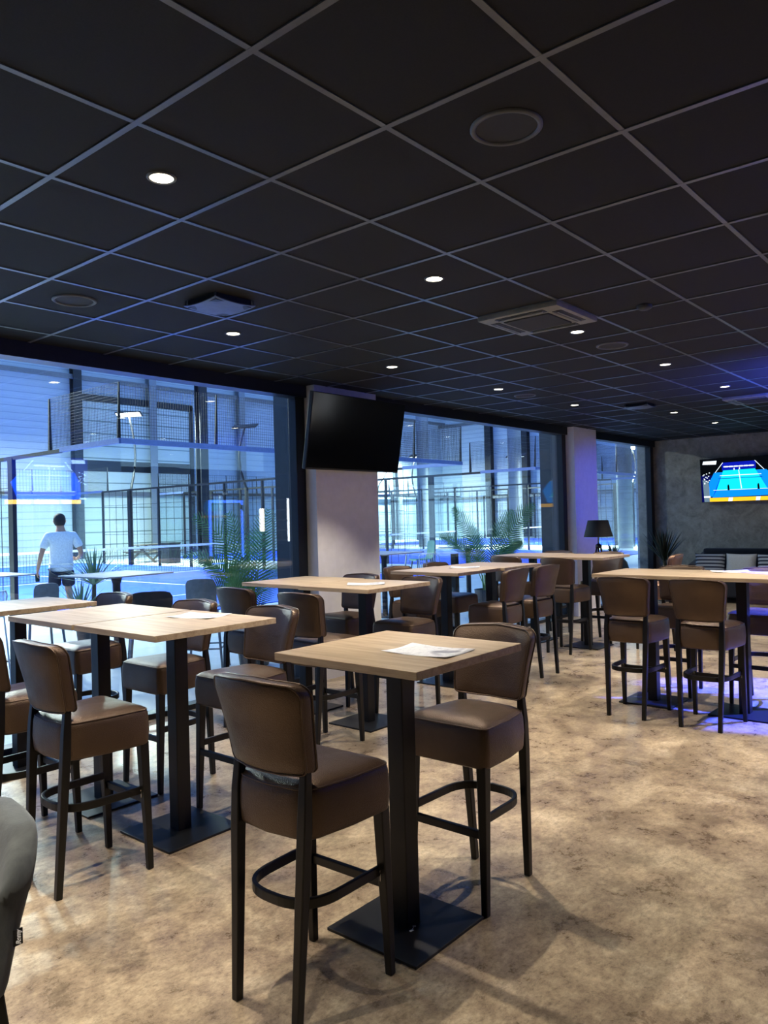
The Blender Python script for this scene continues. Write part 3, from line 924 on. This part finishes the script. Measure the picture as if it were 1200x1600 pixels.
yucca((13.85, 5.12, 0), 'dark sword leaved plant in the corner by the third window and plaster wall', [(0, 0, .72, 44, .66, .05), (-.10, -.12, .48, 22, .45, .045)], M['dark_yucca'], None, 'sword leaved plants', .16, .34, 46)
# glossy round pot with a shrub outside the third window
r = thing('potted_shrub', 'low dark shrub in a round glazed pot outside the third window', 'plant', (14.2, 6.25, 0))
b = MB(); b.lathe([(0, 0), (.16, 0), (.30, .22), (.33, .45), (.27, .66), (.20, .74), (.18, .74), (.16, .66), (0, .62)], n=32); b.build('pot', M['black_gloss'], r, True, auto=50)
b = MB()
for k in range(130):
    az = random.random() * 2 * PI; el = random.uniform(.1, 1.4)
    blade(b, (.05 * math.cos(az), .05 * math.sin(az), .68 + random.random() * .12), (math.cos(az) * math.cos(el), math.sin(az) * math.cos(el), math.sin(el)), random.uniform(.15, .34), .03, .5, 3)
b.build('foliage', M['dark_yucca'], r, True)

# ------------------------------------------------------------------ terrace furniture
def shell_stool(lab, mat, loc, rz, hs=.68, hb=1.0, w=.22, group='terrace bar chairs', legs=None):
    r = thing('terrace_chair', lab, 'chair', loc, rz, group)
    b = MB()
    A = []
    for k in range(9):
        t = k / 8; A.append((.20 - .40 * t, .0))
    prof = [(.22, hs - .02), (.20, hs), (.05, hs - .012), (-.12, hs), (-.19, hs + .04), (-.215, hs + .12), (-.235, hb - .06), (-.24, hb)]
    def half(k):
        if k < 4: return w * (1 - .04 * k)
        return w * (.90 if k < 7 else .80)
    rows = []; rows2 = []
    for k, (x, z) in enumerate(prof):
        hw = half(k); rr = []
        for j in range(9):
            u = j / 8 * 2 - 1
            dx = .03 * u * u if k >= 4 else 0; dz = .012 * u * u if k < 4 else (-.02 * u ** 4 if k == 7 else 0)
            rr.append((x + dx, u * hw, z + dz))
        rows.append([b.bm.verts.new(p) for p in rr])
        nx = (-.008, 0, -.008)
        rows2.append([b.bm.verts.new((p[0] - (.012 if k >= 4 else .002), p[1], p[2] - (.002 if k >= 4 else .012))) for p in rr])
    for R2 in (rows, rows2):
        for P, Q in zip(R2, R2[1:]):
            for j in range(8): b.bm.faces.new([P[j], P[j + 1], Q[j + 1], Q[j]])
    for k in range(len(prof) - 1):
        for j in (0, 8): b.bm.faces.new([rows[k][j], rows[k + 1][j], rows2[k + 1][j], rows2[k][j]])
    for k in (0, len(prof) - 1):
        for j in range(8): b.bm.faces.new([rows[k][j], rows[k][j + 1], rows2[k][j + 1], rows2[k][j]])
    b.build('seat_shell', mat, r, True, auto=60)
    for sx in (-1, 1):
        for sy in (-1, 1):
            b = MB(); b.tube([(sx * .24, sy * .22, 0), (sx * .16, sy * .16, hs - .02)], .015, 8, scale=[.8, 1.1]); b.build('leg', legs or M['terrace_leg'], r, True)
    if hs > .6:
        b = MB(); z = .26
        c = [(sx * .21, sy * .197, z) for sx, sy in ((1, 1), (-1, 1), (-1, -1), (1, -1))]
        b.tube(c, .009, 7, closed=True); b.build('foot_rail', legs or M['terrace_leg'], r)
    return r
shell_stool('dark grey terrace chair with a wide back, framed above the left tables', M['terrace_chair_dark'], (4.16, 6.45, 0), 1.05)
shell_stool('light grey terrace chair beside the palm, tall back showing above the tables', M['terrace_chair'], (5.22, 7.02, 0), .75, .70, 1.02, .18)
shell_stool('grey terrace chair in front of the walking man', M['terrace_chair'], (4.12, 8.55, 0), 1.45, .68, 1.0, .15)
def wire_chair(lab, loc, rz, hs=.68, hb=.95):
    r = thing('wire_chair', lab, 'chair', loc, rz, 'wire backed terrace chairs')
    b = MB()
    for sy in (-1, 1):
        b.tube([(.2, sy * .2, 0), (.19, sy * .2, hs), (-.18, sy * .2, hs - .01)], .009, 7)
        b.tube([(-.24, sy * .2, 0), (-.18, sy * .2, hs), (-.22, sy * .19, hb - .05), (-.22, sy * .15, hb)], .009, 7)
    b.tube([(-.22, -.15, hb), (-.22, .15, hb)], .009, 7); b.tube([(-.18, -.2, .3), (-.18, .2, .3)], .007, 6); b.tube([(.19, -.2, .3), (.19, .2, .3)], .007, 6)
    b.build('frame', M['white_wire'], r, True)
    b = MB()
    for k in range(9):
        y = -.17 + .0425 * k; b.tube([(.19, y, hs), (-.18, y, hs - .005), (-.215, y * .9, hb - .01)], .004, 5)
    for k in range(7): b.tube([(.19 - .06 * k, -.2, hs), (.19 - .06 * k, .2, hs)], .004, 5)
    b.build('wire_seat', M['white_wire'], r, True)
    return r
wire_chair('pale wire backed chair at the left picture edge beyond the window', (3.42, 8.45, 0), 2.4)
wire_chair('white wire chair by the terrace table behind the white column', (10.62, 8.75, 0), 2.2, .66, .95)
wire_chair('white wire chair beyond the glass, under the green chair', (11.25, 8.35, 0), .3, .68, .96)
shell_stool('green terrace chair beyond the second window', M['green_shell'], (12.75, 9.75, 0), 2.6, .75, 1.13, .22)
def terrace_table(lab, loc, s, h=1.05, rz=0):
    r = thing('terrace_table', lab, 'table', loc, rz, 'terrace pedestal tables')
    b = MB(); b.box((0, 0, h - .008), (s, s, .016), .003); b.build('tabletop', M['terrace_top'], r)
    b = MB(); b.lathe([(.045, .02), (.045, h - .12), (.07, h - .03), (.07, h - .016)], n=18); b.build('pedestal', M['dark_steel'], r, True, auto=50)
    b = MB(); b.box((0, 0, .008), (.45, .45, .016), .004); b.build('base_plate', M['dark_steel'], r)
    return r
terrace_table('pale square pedestal table on the terrace between the man and the palm', (4.87, 8.22, 0), .92, 1.05, .06)
terrace_table('pale pedestal table on the terrace at the left picture edge', (4.02, 9.75, 0), .85)
terrace_table('pale pedestal table on the terrace beyond the first column', (9.75, 8.25, 0), .95)
terrace_table('pale pedestal table on the terrace left of the second palm', (12.0, 8.1, 0), .8, 1.05)
r = thing('planter_box', 'grey box planter standing under the terrace table beyond the column', 'planter', (9.75, 9.35, 0))
b = MB(); b.box((0, 0, .42), (.9, .4, .84), .01); b.build('trough', M['terrace_chair'], r); 
r = thing('post_stand', 'short black square post on the terrace behind the second window', 'post', (8.85, 6.2, 0))
b = MB(); b.box((0, 0, .55), (.08, .08, 1.1), .004); b.build('post', M['black'], r); b = MB(); b.box((0, 0, .01), (.35, .35, .02), .004); b.build('base_plate', M['black'], r)

# ------------------------------------------------------------------ the hall
b = MB(); b.box((18, 22.9, -.05), (70, 34.0 + .2, .1)); struct(b.build('terrace_floor', M['terrace_floor']), 'pale concrete floor of the sports hall')
HY, HX, HH = 36.0, 50.0, 13.0
wallbox('hall_wall_far', -17, HX + .3, HY, HY + .3, 0, HH, M['clad'], 'blue grey clad far wall of the hall')
wallbox('hall_wall_right', HX, HX + .3, 5.9, HY, 0, HH, M['clad'], 'blue grey clad right wall of the hall')
wallbox('hall_wall_left', -17.3, -17, 5.9, HY, 0, HH, M['clad'])
wallbox('hall_wall_near', X1 + .2, HX, 5.9, 6.1, 0, 7, M['clad'])
wallbox('ground', X1 - 1, 60, -25, 5.7, -.2, -.02, M['asphalt'], 'asphalt yard outside the entrance')
# far wall: columns, sectional doors
def steel_column(x, y, s, z=HH, mat=None, rot=0):
    b = MB(); w = s
    b.box((0, -w * .42, z / 2), (w, w * .12, z)); b.box((0, w * .42, z / 2), (w, w * .12, z)); b.box((0, 0, z / 2), (w * .14, w * .8, z))
    return struct(b.build('steel_column', mat or M['hall_column'], loc=(x, y, 0), rot=(0, 0, rot)), None)
for x in (19.2, 23.4, 29.4, 33.2, 38.5, 44): steel_column(x, HY - .3, .42, mat=M['dark_steel'] if x in (19.2, 33.2) else None)
for y in (10, 14, 18.5, 23.2, 28.3, 31.4): steel_column(HX - .3, y, .5, rot=PI / 2, mat=M['dark_steel'])
steel_column(18.7, 25.1, .36, mat=M['dark_steel'])
for y in (25.4, 19.7, 14.1): 
    b = MB(); b.lathe([(.34, 0), (.34, HH)], n=24); struct(b.build('hall_pillar', M['hall_column'], None, True, (33.5, y, 0)))
sd = thing('door_2', None, None, (22.7, HY - .1, 0)); sd['kind'] = 'structure'
b = MB(); b.box((0, 0, 3.9), (6.4, .1, 7.8)); b.build('door_panel', M['clad_door'], sd)
b = MB()
for zz in (4.6,): b.box((0, -.06, zz), (6.3, .04, .55))
b.build('door_window', M['dark_steel'], sd)
b = MB()
for xx in (-3.3, 3.3): b.box((xx, -.05, 4), (.25, .12, 8.2))
b.box((0, -.05, 8.0), (6.8, .12, .3)); b.build('door_frame', M['dark_steel'], sd)
for (z0, name) in ((3.2, 'a'), (8.9, 'b')):
    b = MB(); b.box((17, HY - .32, z0), (66, .12, .22)); struct(b.build('wall_girt', M['grey_metal']))
    b = MB(); b.box((HX - .36, 21, z0 - .2), (.12, 30, .22)); struct(b.build('wall_girt', M['grey_metal']))
sg = MB(); sg.box((0, 0, 0), (.28, .02, .36), .004, mi=0); sg.box((.07, -.012, 0), (.06, .006, .2), 0, mi=1)
tag(sg.build('wall_sign', [M['white'], emit('sign_red', 'a02018', .1)], loc=(19.55, HY - .55, 5.6)), 'small white and red safety sign on a column of the far hall wall', 'sign')

def mesh_fence(b, p0, p1, z0, z1, step=.06, w=.004):
    p0, p1 = Vector((p0[0], p0[1], 0)), Vector((p1[0], p1[1], 0)); L = (p1 - p0).length; d = (p1 - p0) / L; nrm = Vector((-d.y, d.x, 0))
    n = int(L / step)
    def wire(a, c):
        dd = (c - a).normalized(); s1 = nrm * w / 2; s2 = dd.cross(nrm) * w / 2
        A = [a + s1 + s2, a - s1 + s2, a - s1 - s2, a + s1 - s2]; C = [v + (c - a) for v in A]
        VA = [b.bm.verts.new(v) for v in A]; VC = [b.bm.verts.new(v) for v in C]
        for j in range(4): b.bm.faces.new([VA[j], VA[(j + 1) % 4], VC[(j + 1) % 4], VC[j]])
    for k in range(n + 1):
        q = p0 + d * (L * k / n); wire(q + Vector((0, 0, z0)), q + Vector((0, 0, z1)))
    m = max(1, int((z1 - z0) / step))
    for k in range(m + 1):
        z = z0 + (z1 - z0) * k / m; wire(p0 + Vector((0, 0, z)), p1 + Vector((0, 0, z)))

def court(x0, y0, lab, detail=True):
    r = thing('padel_court', lab, 'padel court', (x0, y0, 0))
    W, L = 10.0, 20.0
    b = MB(); b.box((W / 2, L / 2, .008), (W, L, .016)); b.build('turf', M['court_blue'], r)
    b = MB(); z = .018
    for y in (3.05, 16.95): b.box((W / 2, y, z), (W, .06, .004))
    b.box((W / 2, L / 2, z), (.06, 14.3, .004)); b.box((W / 2, L / 2, z), (W, .06, .003))
    b.build('court_lines', M['white_line'], r)
    # back glass near and far
    for yy, near in ((0, 1), (L, 0)):
        for k in range(5):
            b = MB(); b.box((1 + 2 * k, yy, 1.5), (1.985, .012, 2.97)); b.build('glass_panel', M['court_glass'], r)
        b = MB(); b.box((W / 2, yy, 3.02), (W, .06, .09)); b.build('top_rail', M['rail_blue'] if near else M['fence_black'], r)
        b = MB(); mesh_fence(b, (0, yy), (W, yy), 3.06, 4.0, .05 if near else .13, .0046 if near else .006); b.build('mesh_panel', M['fence_black'], r)
        for k in range(6):
            b = MB(); b.sweep([(2 * k, yy + (.05 if near else -.05), 3.0), (2 * k, yy, 4.0)], [(-.03, -.02), (.03, -.02), (.03, .02), (-.03, .02)], [1, .4], up=(0, 1, 0)); b.build('mesh_post', M['fence_black'], r)
    for xx in (0, W):
        for (ya, yb) in ((0, 2.0), (L - 2, L)):
            b = MB(); b.box((xx, (ya + yb) / 2, 1.5), (.012, yb - ya, 2.97)); b.build('glass_panel', M['court_glass'], r)
            b = MB(); b.box((xx, (ya + yb) / 2, 3.02), (.06, yb - ya, .09)); b.build('top_rail', M['rail_blue'], r)
            y2 = ya if ya == 0 else L - 2.4
            b = MB(); mesh_fence(b, (xx, y2), (xx, y2 + 2.4), 3.06, 4.0, .05, .0046); b.build('mesh_panel', M['fence_black'], r)
        for yy in (2.4, L - 2.4):
            b = MB(); b.sweep([(xx, yy, 3.0), (xx, yy, 4.0)], [(-.03, -.03), (.03, -.03), (.03, .03), (-.03, .03)], [1, .4]); b.build('mesh_post', M['fence_black'], r)
        b = MB(); b.box((xx, L / 2, 3.0), (.06, L - 4, .07)); b.build('top_rail', M['fence_black'], r)
        segs = [(2, 4), (4, 6), (6, 8), (8, 10), (10, 12), (12, 14), (14, 16), (16, 18)]
        for k, (ya, yb) in enumerate(segs):
            if xx == 0 and k in (0,): continue                         # the gate opening
            b = MB(); mesh_fence(b, (xx, ya), (xx, yb), 0.05, 3.0, .5, .012); b.build('mesh_panel', M['fence_black'], r)
        for k, yy in enumerate((4.0, 6, 8, 10, 12, 14, 16, 18)):
            wd = .20 if yy in (4.0, 16) else .07
            b = MB(); b.box((xx, yy, 1.5), (.08, wd, 3.0)); b.build('fence_post', M['fence_black'], r)
    return r
court(7.0, 11.6, 'nearest blue padel court with glass back wall right behind the terrace')
court(21.0, 11.6, 'middle blue padel court with glass walls seen through the second window')
court(36.0, 11.6, 'farthest blue padel court at the right wall of the hall')

def court_net(x0, y0, lab):
    r = thing('court_net', lab, 'net', (x0, y0, 0), 0, 'nets across the padel courts')
    b = MB(); mesh_fence(b, (0.05, 0), (9.95, 0), .05, .86, .09, .006); b.build('net_mesh', M['net'], r)
    b = MB(); b.box((5, 0, .885), (9.9, .02, .07)); b.build('net_tape', M['white_line'], r)
    for xx in (.03, 9.97):
        b = MB(); b.box((xx, 0, .48), (.07, .07, .93), .005); b.build('net_post', M['fence_black'], r)
    return r
court_net(7, 21.6, 'white taped net across the nearest blue court, behind the walking man')
court_net(21, 21.6, 'white taped net across the middle blue court')
court_net(36, 21.6, 'white taped net across the farthest blue court')

def light_pole(x, y, lab, lean, h=6.0, on=True, side=1, e=700):
    r = thing('court_light', lab, 'court light', (x, y, 0), lean, 'curved court light poles')
    b = MB(); pts = []
    b.box((0, 0, 1.5), (.16, .10, 3.0), .01)
    for k in range(13):
        t = k / 12
        pts.append((.75 * math.sin(PI * t) ** 1.0 * .65, 0, 2.95 + (h - 3.0) * t))
    b.tube(pts, .05, 9, scale=[1 - .25 * k / 12 for k in range(13)]); b.build('pole', M['fence_black'], r, True, auto=50)
    b = MB(); b.box((0, 0, h), (.30, 1.1, .06), .01, rot=Matrix.Rotation(.5, 3, 'Y')); hd = b.build('lamp_head', M['fence_black'], r)
    b = MB(); b.box((-.036 * math.sin(.5), 0, h - .036 * math.cos(.5)), (.25, 1.0, .014), .002, rot=Matrix.Rotation(.5, 3, 'Y')); b.build('led_panel', M['led_white'] if on else M['dark_plastic'], hd)
    if on:
        l = bpy.data.lights.new('court_light_beam', 'AREA'); l.shape = 'RECTANGLE'; l.size = 1.0; l.size_y = .2; l.energy = e; l.color = (.84, 1.0, .95)
        link('court_light_beam', l, r, (0, 0, h - .06))
    return r
HE = 2800
light_pole(17.3, 28.0, 'lit white court lamp on a curved pole in front of the pale hall door', .55, 6.1, True, e=HE)
light_pole(20.2, 24.25, 'dark unlit court lamp on a curved pole behind the blue mesh', .35 + PI, 5.46, False)
light_pole(43.5, 33.6, 'lit court lamp beside the hanging television seen through the second window', PI, 6.0, True, e=HE)
light_pole(35.2, 20.6, 'lit court lamp left of the second dark window post', PI, 4.7, True, e=HE)
light_pole(34.9, 14.3, 'lit court lamp seen through the narrow third window', 0, 4.6, True, e=HE)
for x, y in ((6.4, 18.5), (6.4, 28.0), (19.5, 20), (20.4, 32.6), (32, 27.5)):
    light_pole(x, y, 'lit court lamp along the sides of the courts', 0, 6.0, True, e=HE) if x < 7 else None
# bench table and a box in the gap between the courts
r = thing('picnic_table', 'grey picnic table with benches between the courts', 'table', (19.1, 29.2, 0), .3)
b = MB(); b.box((0, 0, .74), (1.9, .75, .05), .005); b.build('tabletop', M['bench'], r)
for s in (-1, 1):
    b = MB(); b.box((0, s * .72, .45), (1.9, .28, .045), .005); b.build('bench_seat', M['bench'], r)
    b = MB()
    b.bar((s * .75, -.7, 0), (s * .75, .25, .72), .07); b.bar((s * .75, .7, 0), (s * .75, -.25, .72), .07); b.bar((s * .75, -.85, .41), (s * .75, .85, .41), .06); b.build('trestle', M['bench'], r)
r = thing('storage_bin', 'dark square bin beside the picnic table between the courts', 'bin', (18.6, 27.2, 0))
b = MB(); b.box((0, 0, .4), (.55, .55, .8), .01); b.build('bin_body', M['dark_steel'], r); b = MB(); b.box((0, 0, .82), (.6, .6, .05), .01); b.build('lid', M['dark_steel'], r)

# ------------------------------------------------------------------ walking man (seen from behind)
def skin_obj(name, verts, edges, radii, mat, parent, root=0, sub=2):
    me = bpy.data.meshes.new(name); me.from_pydata(verts, edges, []); me.materials.append(mat)
    o = link(name, me, parent)
    m = o.modifiers.new('skin', 'SKIN'); m.use_smooth_shade = True
    sv = me.skin_vertices[0].data
    for i, rr in enumerate(radii):
        sv[i].radius = (rr, rr) if not isinstance(rr, tuple) else rr
        sv[i].use_root = (i == root)
    s = o.modifiers.new('sub', 'SUBSURF'); s.levels = sub; s.render_levels = sub
    return o
def chain(b_v, b_e, b_r, pts, rad, start=None):
    prev = start
    for p, rr in zip(pts, rad):
        b_v.append(p); b_r.append(rr); k = len(b_v) - 1
        if prev is not None: b_e.append((prev, k))
        prev = k
    return prev
# local: +y walks away from the camera, +x to the picture right
man = thing('person', 'man in white t-shirt and dark shorts walking away outside the window, carrying a bottle', 'person', (6.45, 12.6, 0), -rd(24))
V, E_, Rr = [], [], []
V.append((0, 0, .98)); Rr.append((.15, .11))                                            # pelvis
t = chain(V, E_, Rr, [(0, .0, 1.12), (0, .0, 1.28), (0, .01, 1.42), (0, .02, 1.53), (0, .03, 1.60)], [(.145, .10), (.165, .11), (.16, .105), (.085, .07), (.064, .062)], 0)
chest = 3
hd_ = chain(V, E_, Rr, [(-.005, .05, 1.635), (-.012, .065, 1.72), (-.012, .06, 1.785)], [(.07, .082), (.086, .10), (.068, .078)], t)
# left arm hanging (picture left), right arm bent forward
sl = chain(V, E_, Rr, [(-.20, .0, 1.46), (-.265, -.02, 1.30), (-.31, -.03, 1.15), (-.345, .01, 1.00), (-.365, .045, .90)], [.060, .050, .043, .036, .027], chest)
sr = chain(V, E_, Rr, [(.20, .0, 1.46), (.27, -.04, 1.30), (.315, -.03, 1.17), (.31, .09, 1.10), (.27, .20, 1.06)], [.060, .050, .045, .038, .028], chest)
# legs
ll = chain(V, E_, Rr, [(-.095, .02, .84), (-.105, .06, .54), (-.115, .03, .48), (-.12, -.01, .30), (-.125, .0, .09), (-.13, .10, .045), (-.13, .20, .03)], [.090, .062, .058, .056, .036, .038, .026], 0)
lr = chain(V, E_, Rr, [(.095, -.02, .84), (.105, .02, .56), (.11, -.02, .50), (.125, -.18, .38), (.14, -.34, .26), (.145, -.38, .16), (.145, -.36, .06)], [.090, .062, .058, .054, .036, .038, .026], 0)
# fingers
def fingers(wrist, d, acr, rings):
    w = Vector(V[wrist]); d = Vector(d).normalized(); a = Vector(acr).normalized(); n = d.cross(a).normalized()
    k = chain(V, E_, Rr, [tuple(w + d * .055)], [(.034, .018)], wrist)
    for i, ln in enumerate((.065, .075, .072, .058)):
        s = (i - 1.5) * .018
        chain(V, E_, Rr, [tuple(w + d * .092 + a * s), tuple(w + d * (.092 + ln * .5) + a * s + n * .012), tuple(w + d * (.092 + ln * .75) + a * s + n * .034)], [.0095, .0085, .007], k)
    chain(V, E_, Rr, [tuple(w + d * .05 - a * .036), tuple(w + d * .08 - a * .045 + n * .02), tuple(w + d * .10 - a * .04 + n * .035)], [.011, .010, .008], k)
fingers(sl, (-.02, .06, -.2), (0, 1, .2), 0)
fingers(sr, (-.25, .2, -.05), (0, .2, -1), 0)
body = skin_obj('body', V, E_, Rr, M['skin'], man)
# head detail: ears and nose, hair
b = MB()
for s in (-1, 1):
    b.lathe([(0, -.03), (.012, -.022), (.016, 0), (.012, .024), (0, .03)], (-.012 + s * .090, .05, 1.705), 10)
b.build('ear', M['skin'], man, True)
b = MB(); b.lathe([(0, -.02), (.014, -.016), (.012, .0), (.004, .03), (0, .032)], (-.05, .165, 1.695), 8); b.build('nose', M['skin'], man, True)
b = MB(); rings = []
for z, sx, sy, oy in ((1.635, .070, .064, .018), (1.665, .088, .090, .026), (1.71, .096, .107, .043), (1.755, .097, .110, .050), (1.80, .084, .094, .055), (1.834, .050, .058, .058), (1.843, .013, .015, .058)):
    ring = []
    for k in range(24):
        a = 2 * PI * k / 24; y = oy + sy * math.sin(a)
        if z < 1.80: y = min(y, .085)
        ring.append((-.012 + sx * math.cos(a), y, z))
    rings.append(ring)
b.loops(rings); b.build('hair', M['hair'], man, True)
V2, E2, R2 = [], [], []
V2.append((0, 0, 1.10)); R2.append((.196, .142))
chain(V2, E2, R2, [(0, 0, 1.00), (0, 0, .90), (0, 0, .83)], [(.198, .145), (.202, .15), (.203, .152)], 0)
c2 = chain(V2, E2, R2, [(0, 0, 1.27), (0, .0, 1.42), (0, .015, 1.52)], [(.200, .142), (.190, .13), (.095, .085)], 0)
ci = 5
chain(V2, E2, R2, [(-.20, .0, 1.45), (-.255, -.015, 1.33), (-.285, -.025, 1.24)], [.088, .082, .080], ci)
chain(V2, E2, R2, [(.20, .0, 1.45), (.26, -.03, 1.33), (.295, -.04, 1.25)], [.088, .082, .080], ci)
skin_obj('t_shirt', V2, E2, R2, M['tshirt'], man)
V3, E3, R3 = [], [], []
V3.append((0, 0, .96)); R3.append((.185, .13))
chain(V3, E3, R3, [(-.10, .02, .82), (-.108, .045, .66), (-.108, .055, .60)], [.118, .114, .112], 0)
chain(V3, E3, R3, [(.10, -.01, .82), (.108, .01, .66), (.108, .015, .60)], [.118, .114, .112], 0)
skin_obj('shorts', V3, E3, R3, M['shorts'], man)
for nm, pts, rad in (('shoe', [(-.12, -.005, .36), (-.125, .0, .12), (-.127, .02, .055), (-.13, .13, .05), (-.13, .22, .04)], [.056, .046, .056, .05, .034]),
                     ('shoe', [(.127, -.205, .37), (.14, -.33, .27), (.145, -.40, .16), (.145, -.39, .08), (.145, -.36, .02)], [.058, .046, .056, .05, .034])):
    v, e, r_ = [], [], []; chain(v, e, r_, pts, rad); skin_obj(nm, v, e, r_, M['shoe'], man, 0, 1)
bo = thing('water_bottle', 'small dark green bottle held in the left hand of the walking man', 'bottle')
mw = Matrix.Translation((6.45, 12.6, 0)) @ Matrix.Rotation(-rd(24), 4, 'Z')
bo.location = mw @ Vector((-.372, .085, .70))
b = MB(); b.lathe([(0, 0), (.034, 0), (.036, .02), (.036, .11), (.022, .14), (.014, .155), (.014, .175), (0, .176)], n=20); b.build('bottle_body', M['bottle'], bo, True, auto=50)
b = MB(); b.lathe([(0, .168), (.017, .168), (.017, .19), (0, .192)], n=16); b.build('cap', M['black'], bo, True)

# ------------------------------------------------------------------ the bar end of the room, mirrored in the glass
r = thing('drinks_fridge', 'tall drinks fridge with glowing blue door frame, seen mirrored in the left window', 'fridge', (11.35, Y0 + .36, 0))
b = MB(); b.box((0, 0, .34), (1.0, .62, .64), .01); b.build('cabinet_base', M['dark_steel'], r)
b = MB(); b.box((0, -.02, 1.40), (1.0, .58, 1.46), .01); b.build('fridge_body', M['dark_plastic'], r)
b = MB()
for sx in (-.46, .46): b.box((sx, .29, 1.40), (.06, .04, 1.44), .015)
for zz in (.69, 2.10): b.box((0, .29, zz), (.98, .04, .06), .015)
b.build('door_frame', emit('blue_led_frame', '3a6cff', 7), r)
b = MB(); b.box((0, .285, 1.40), (.86, .012, 1.36)); b.build('door_glass', M['black_gloss'], r)
r = thing('back_bar_shelf', 'back bar shelf with a white light strip, seen mirrored beside the first column', 'shelf', (13.15, Y0 + .20, 0))
b = MB(); b.box((0, -.16, 1.3), (.9, .04, 2.4)); b.build('back_panel', M['bench'], r)
for zz in (1.12, 1.38, 1.64, 1.90, 2.16):
    b = MB(); b.box((0, 0, zz), (.9, .30, .025)); b.build('shelf_board', M['oak'], r)
b = MB(); b.box((0, 0, .52), (.9, .34, 1.04), .008); b.build('cabinet', M['dark_steel'], r)
b = MB(); b.box((.43, .14, 1.64), (.035, .03, 1.1)); b.build('light_strip', M['led_white'], r)
bt = None
for k, zz in enumerate((1.133, 1.393, 1.653, 1.913)):
    for q in range(6):
        x, y = 12.80 + q * .12, Y0 + .22 + .03 * ((q + k) % 2)
        if bt is None:
            bt = thing('liquor_bottle', 'bottle standing on the back bar shelf, seen only mirrored in the window', 'bottle', (x, y, zz), 0, 'bottles on the back bar shelf')
            b = MB(); b.lathe([(0, 0), (.034, 0), (.036, .02), (.036, .13), (.016, .17), (.014, .20), (0, .20)], n=14); b.build('bottle_glass', plain('amber_glass', '8a5a28', .2), bt, True, auto=50)
            b = MB(); b.lathe([(0, .198), (.017, .198), (.017, .218), (0, .22)], n=12); b.build('cap', M['black'], bt, True)
        else:
            put(copy_tree(bt), x, y, 0, None, None, zz)
r = thing('pendant_lamp', 'black pendant with a glowing white tube, seen mirrored left of the first column', 'lamp', (10.38, -.58, 0))
b = MB(); b.lathe([(.045, 1.87), (.02, 2.5), (.008, 2.55), (.008, CEIL)], n=16); b.build('stem', M['black'], r, True)
b = MB(); b.lathe([(0, 1.41), (.042, 1.41), (.045, 1.43), (.045, 1.88), (0, 1.88)], n=20); b.build('lamp_tube', emit('white_tube', 'fff6e8', 9), r, True)

# ------------------------------------------------------------------ light
# a blue accent projector under the ceiling beyond the right picture edge
r = thing('accent_spotlight', 'blue accent spotlight under the ceiling beyond the right edge', 'spotlight', (7.7, .55, CEIL))
b = MB(); b.lathe([(0, -.20), (.05, -.20), (.055, -.06), (.03, -.02), (.03, 0)], n=20); b.build('lamp_body', M['black'], r, True, auto=50)
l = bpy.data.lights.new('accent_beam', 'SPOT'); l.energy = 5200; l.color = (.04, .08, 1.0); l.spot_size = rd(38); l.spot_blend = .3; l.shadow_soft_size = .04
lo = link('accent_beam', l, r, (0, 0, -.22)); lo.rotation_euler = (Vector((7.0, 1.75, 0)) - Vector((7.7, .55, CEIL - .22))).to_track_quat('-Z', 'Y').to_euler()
r2 = copy_tree(r); put(r2, 11.7, .9, 0, 'unseen blue spotlight added to tint the second column, beyond the right edge', None, CEIL)  # second spotlight, out of view, added to turn the column blue
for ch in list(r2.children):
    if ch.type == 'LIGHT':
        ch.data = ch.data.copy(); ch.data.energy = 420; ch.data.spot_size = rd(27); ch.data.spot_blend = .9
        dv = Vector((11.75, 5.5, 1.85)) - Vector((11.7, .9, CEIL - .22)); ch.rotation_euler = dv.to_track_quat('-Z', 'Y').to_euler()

r = thing('added_ceiling_uplight', 'unseen blue light stand added to tint the ceiling, beyond the right picture edge', 'lamp', (8.9, .7, 0))  # made-up light stand out of view, added to wash the ceiling blue
b = MB(); b.lathe([(0, 0), (.14, 0), (.14, .02), (.015, .04), (.012, 1.75), (0, 1.75)], n=24); b.build('stand', M['black'], r, True, auto=40)
b = MB(); b.lathe([(.02, 1.74), (.09, 1.86), (.10, 1.92), (.095, 1.92), (.08, 1.86), (0, 1.78)], n=24); b.build('lamp_shade', M['black'], r, True)
l = bpy.data.lights.new('uplight_beam', 'SPOT'); l.energy = 1500; l.color = (.05, .10, 1.0); l.spot_size = rd(120); l.spot_blend = .8; l.shadow_soft_size = .05
link('uplight_beam', l, r, (0, 0, 1.93), (rd(165), 0, 0))
wd = bpy.data.worlds.new('world'); S.world = wd; wd.use_nodes = True
t = wd.node_tree; t.nodes.clear()
o = t.nodes.new('ShaderNodeOutputWorld'); bg = t.nodes.new('ShaderNodeBackground'); tc2 = t.nodes.new('ShaderNodeTexCoord'); sp = t.nodes.new('ShaderNodeSeparateXYZ'); rp = t.nodes.new('ShaderNodeValToRGB')
t.links.new(tc2.outputs['Generated'], sp.inputs[0]); t.links.new(sp.outputs[2], rp.inputs[0]); t.links.new(rp.outputs[0], bg.inputs[0]); t.links.new(bg.outputs[0], o.inputs[0])
rp.color_ramp.elements[0].position = 0.0; rp.color_ramp.elements[0].color = (.45, .75, 1.0, 1)
rp.color_ramp.elements[1].position = .35; rp.color_ramp.elements[1].color = (.14, .32, .88, 1)
bg.inputs[1].default_value = 1.5

S.view_settings.view_transform = 'Standard'; S.view_settings.look = 'None'; S.view_settings.gamma = 1; S.view_settings.use_curve_mapping = False
S.view_settings.exposure = 0.42
S.cycles.use_denoising = True
S.cycles.max_bounces = 10; S.cycles.transparent_max_bounces = 48; S.cycles.diffuse_bounces = 4; S.cycles.glossy_bounces = 4
S.cycles.sample_clamp_indirect = 6.0
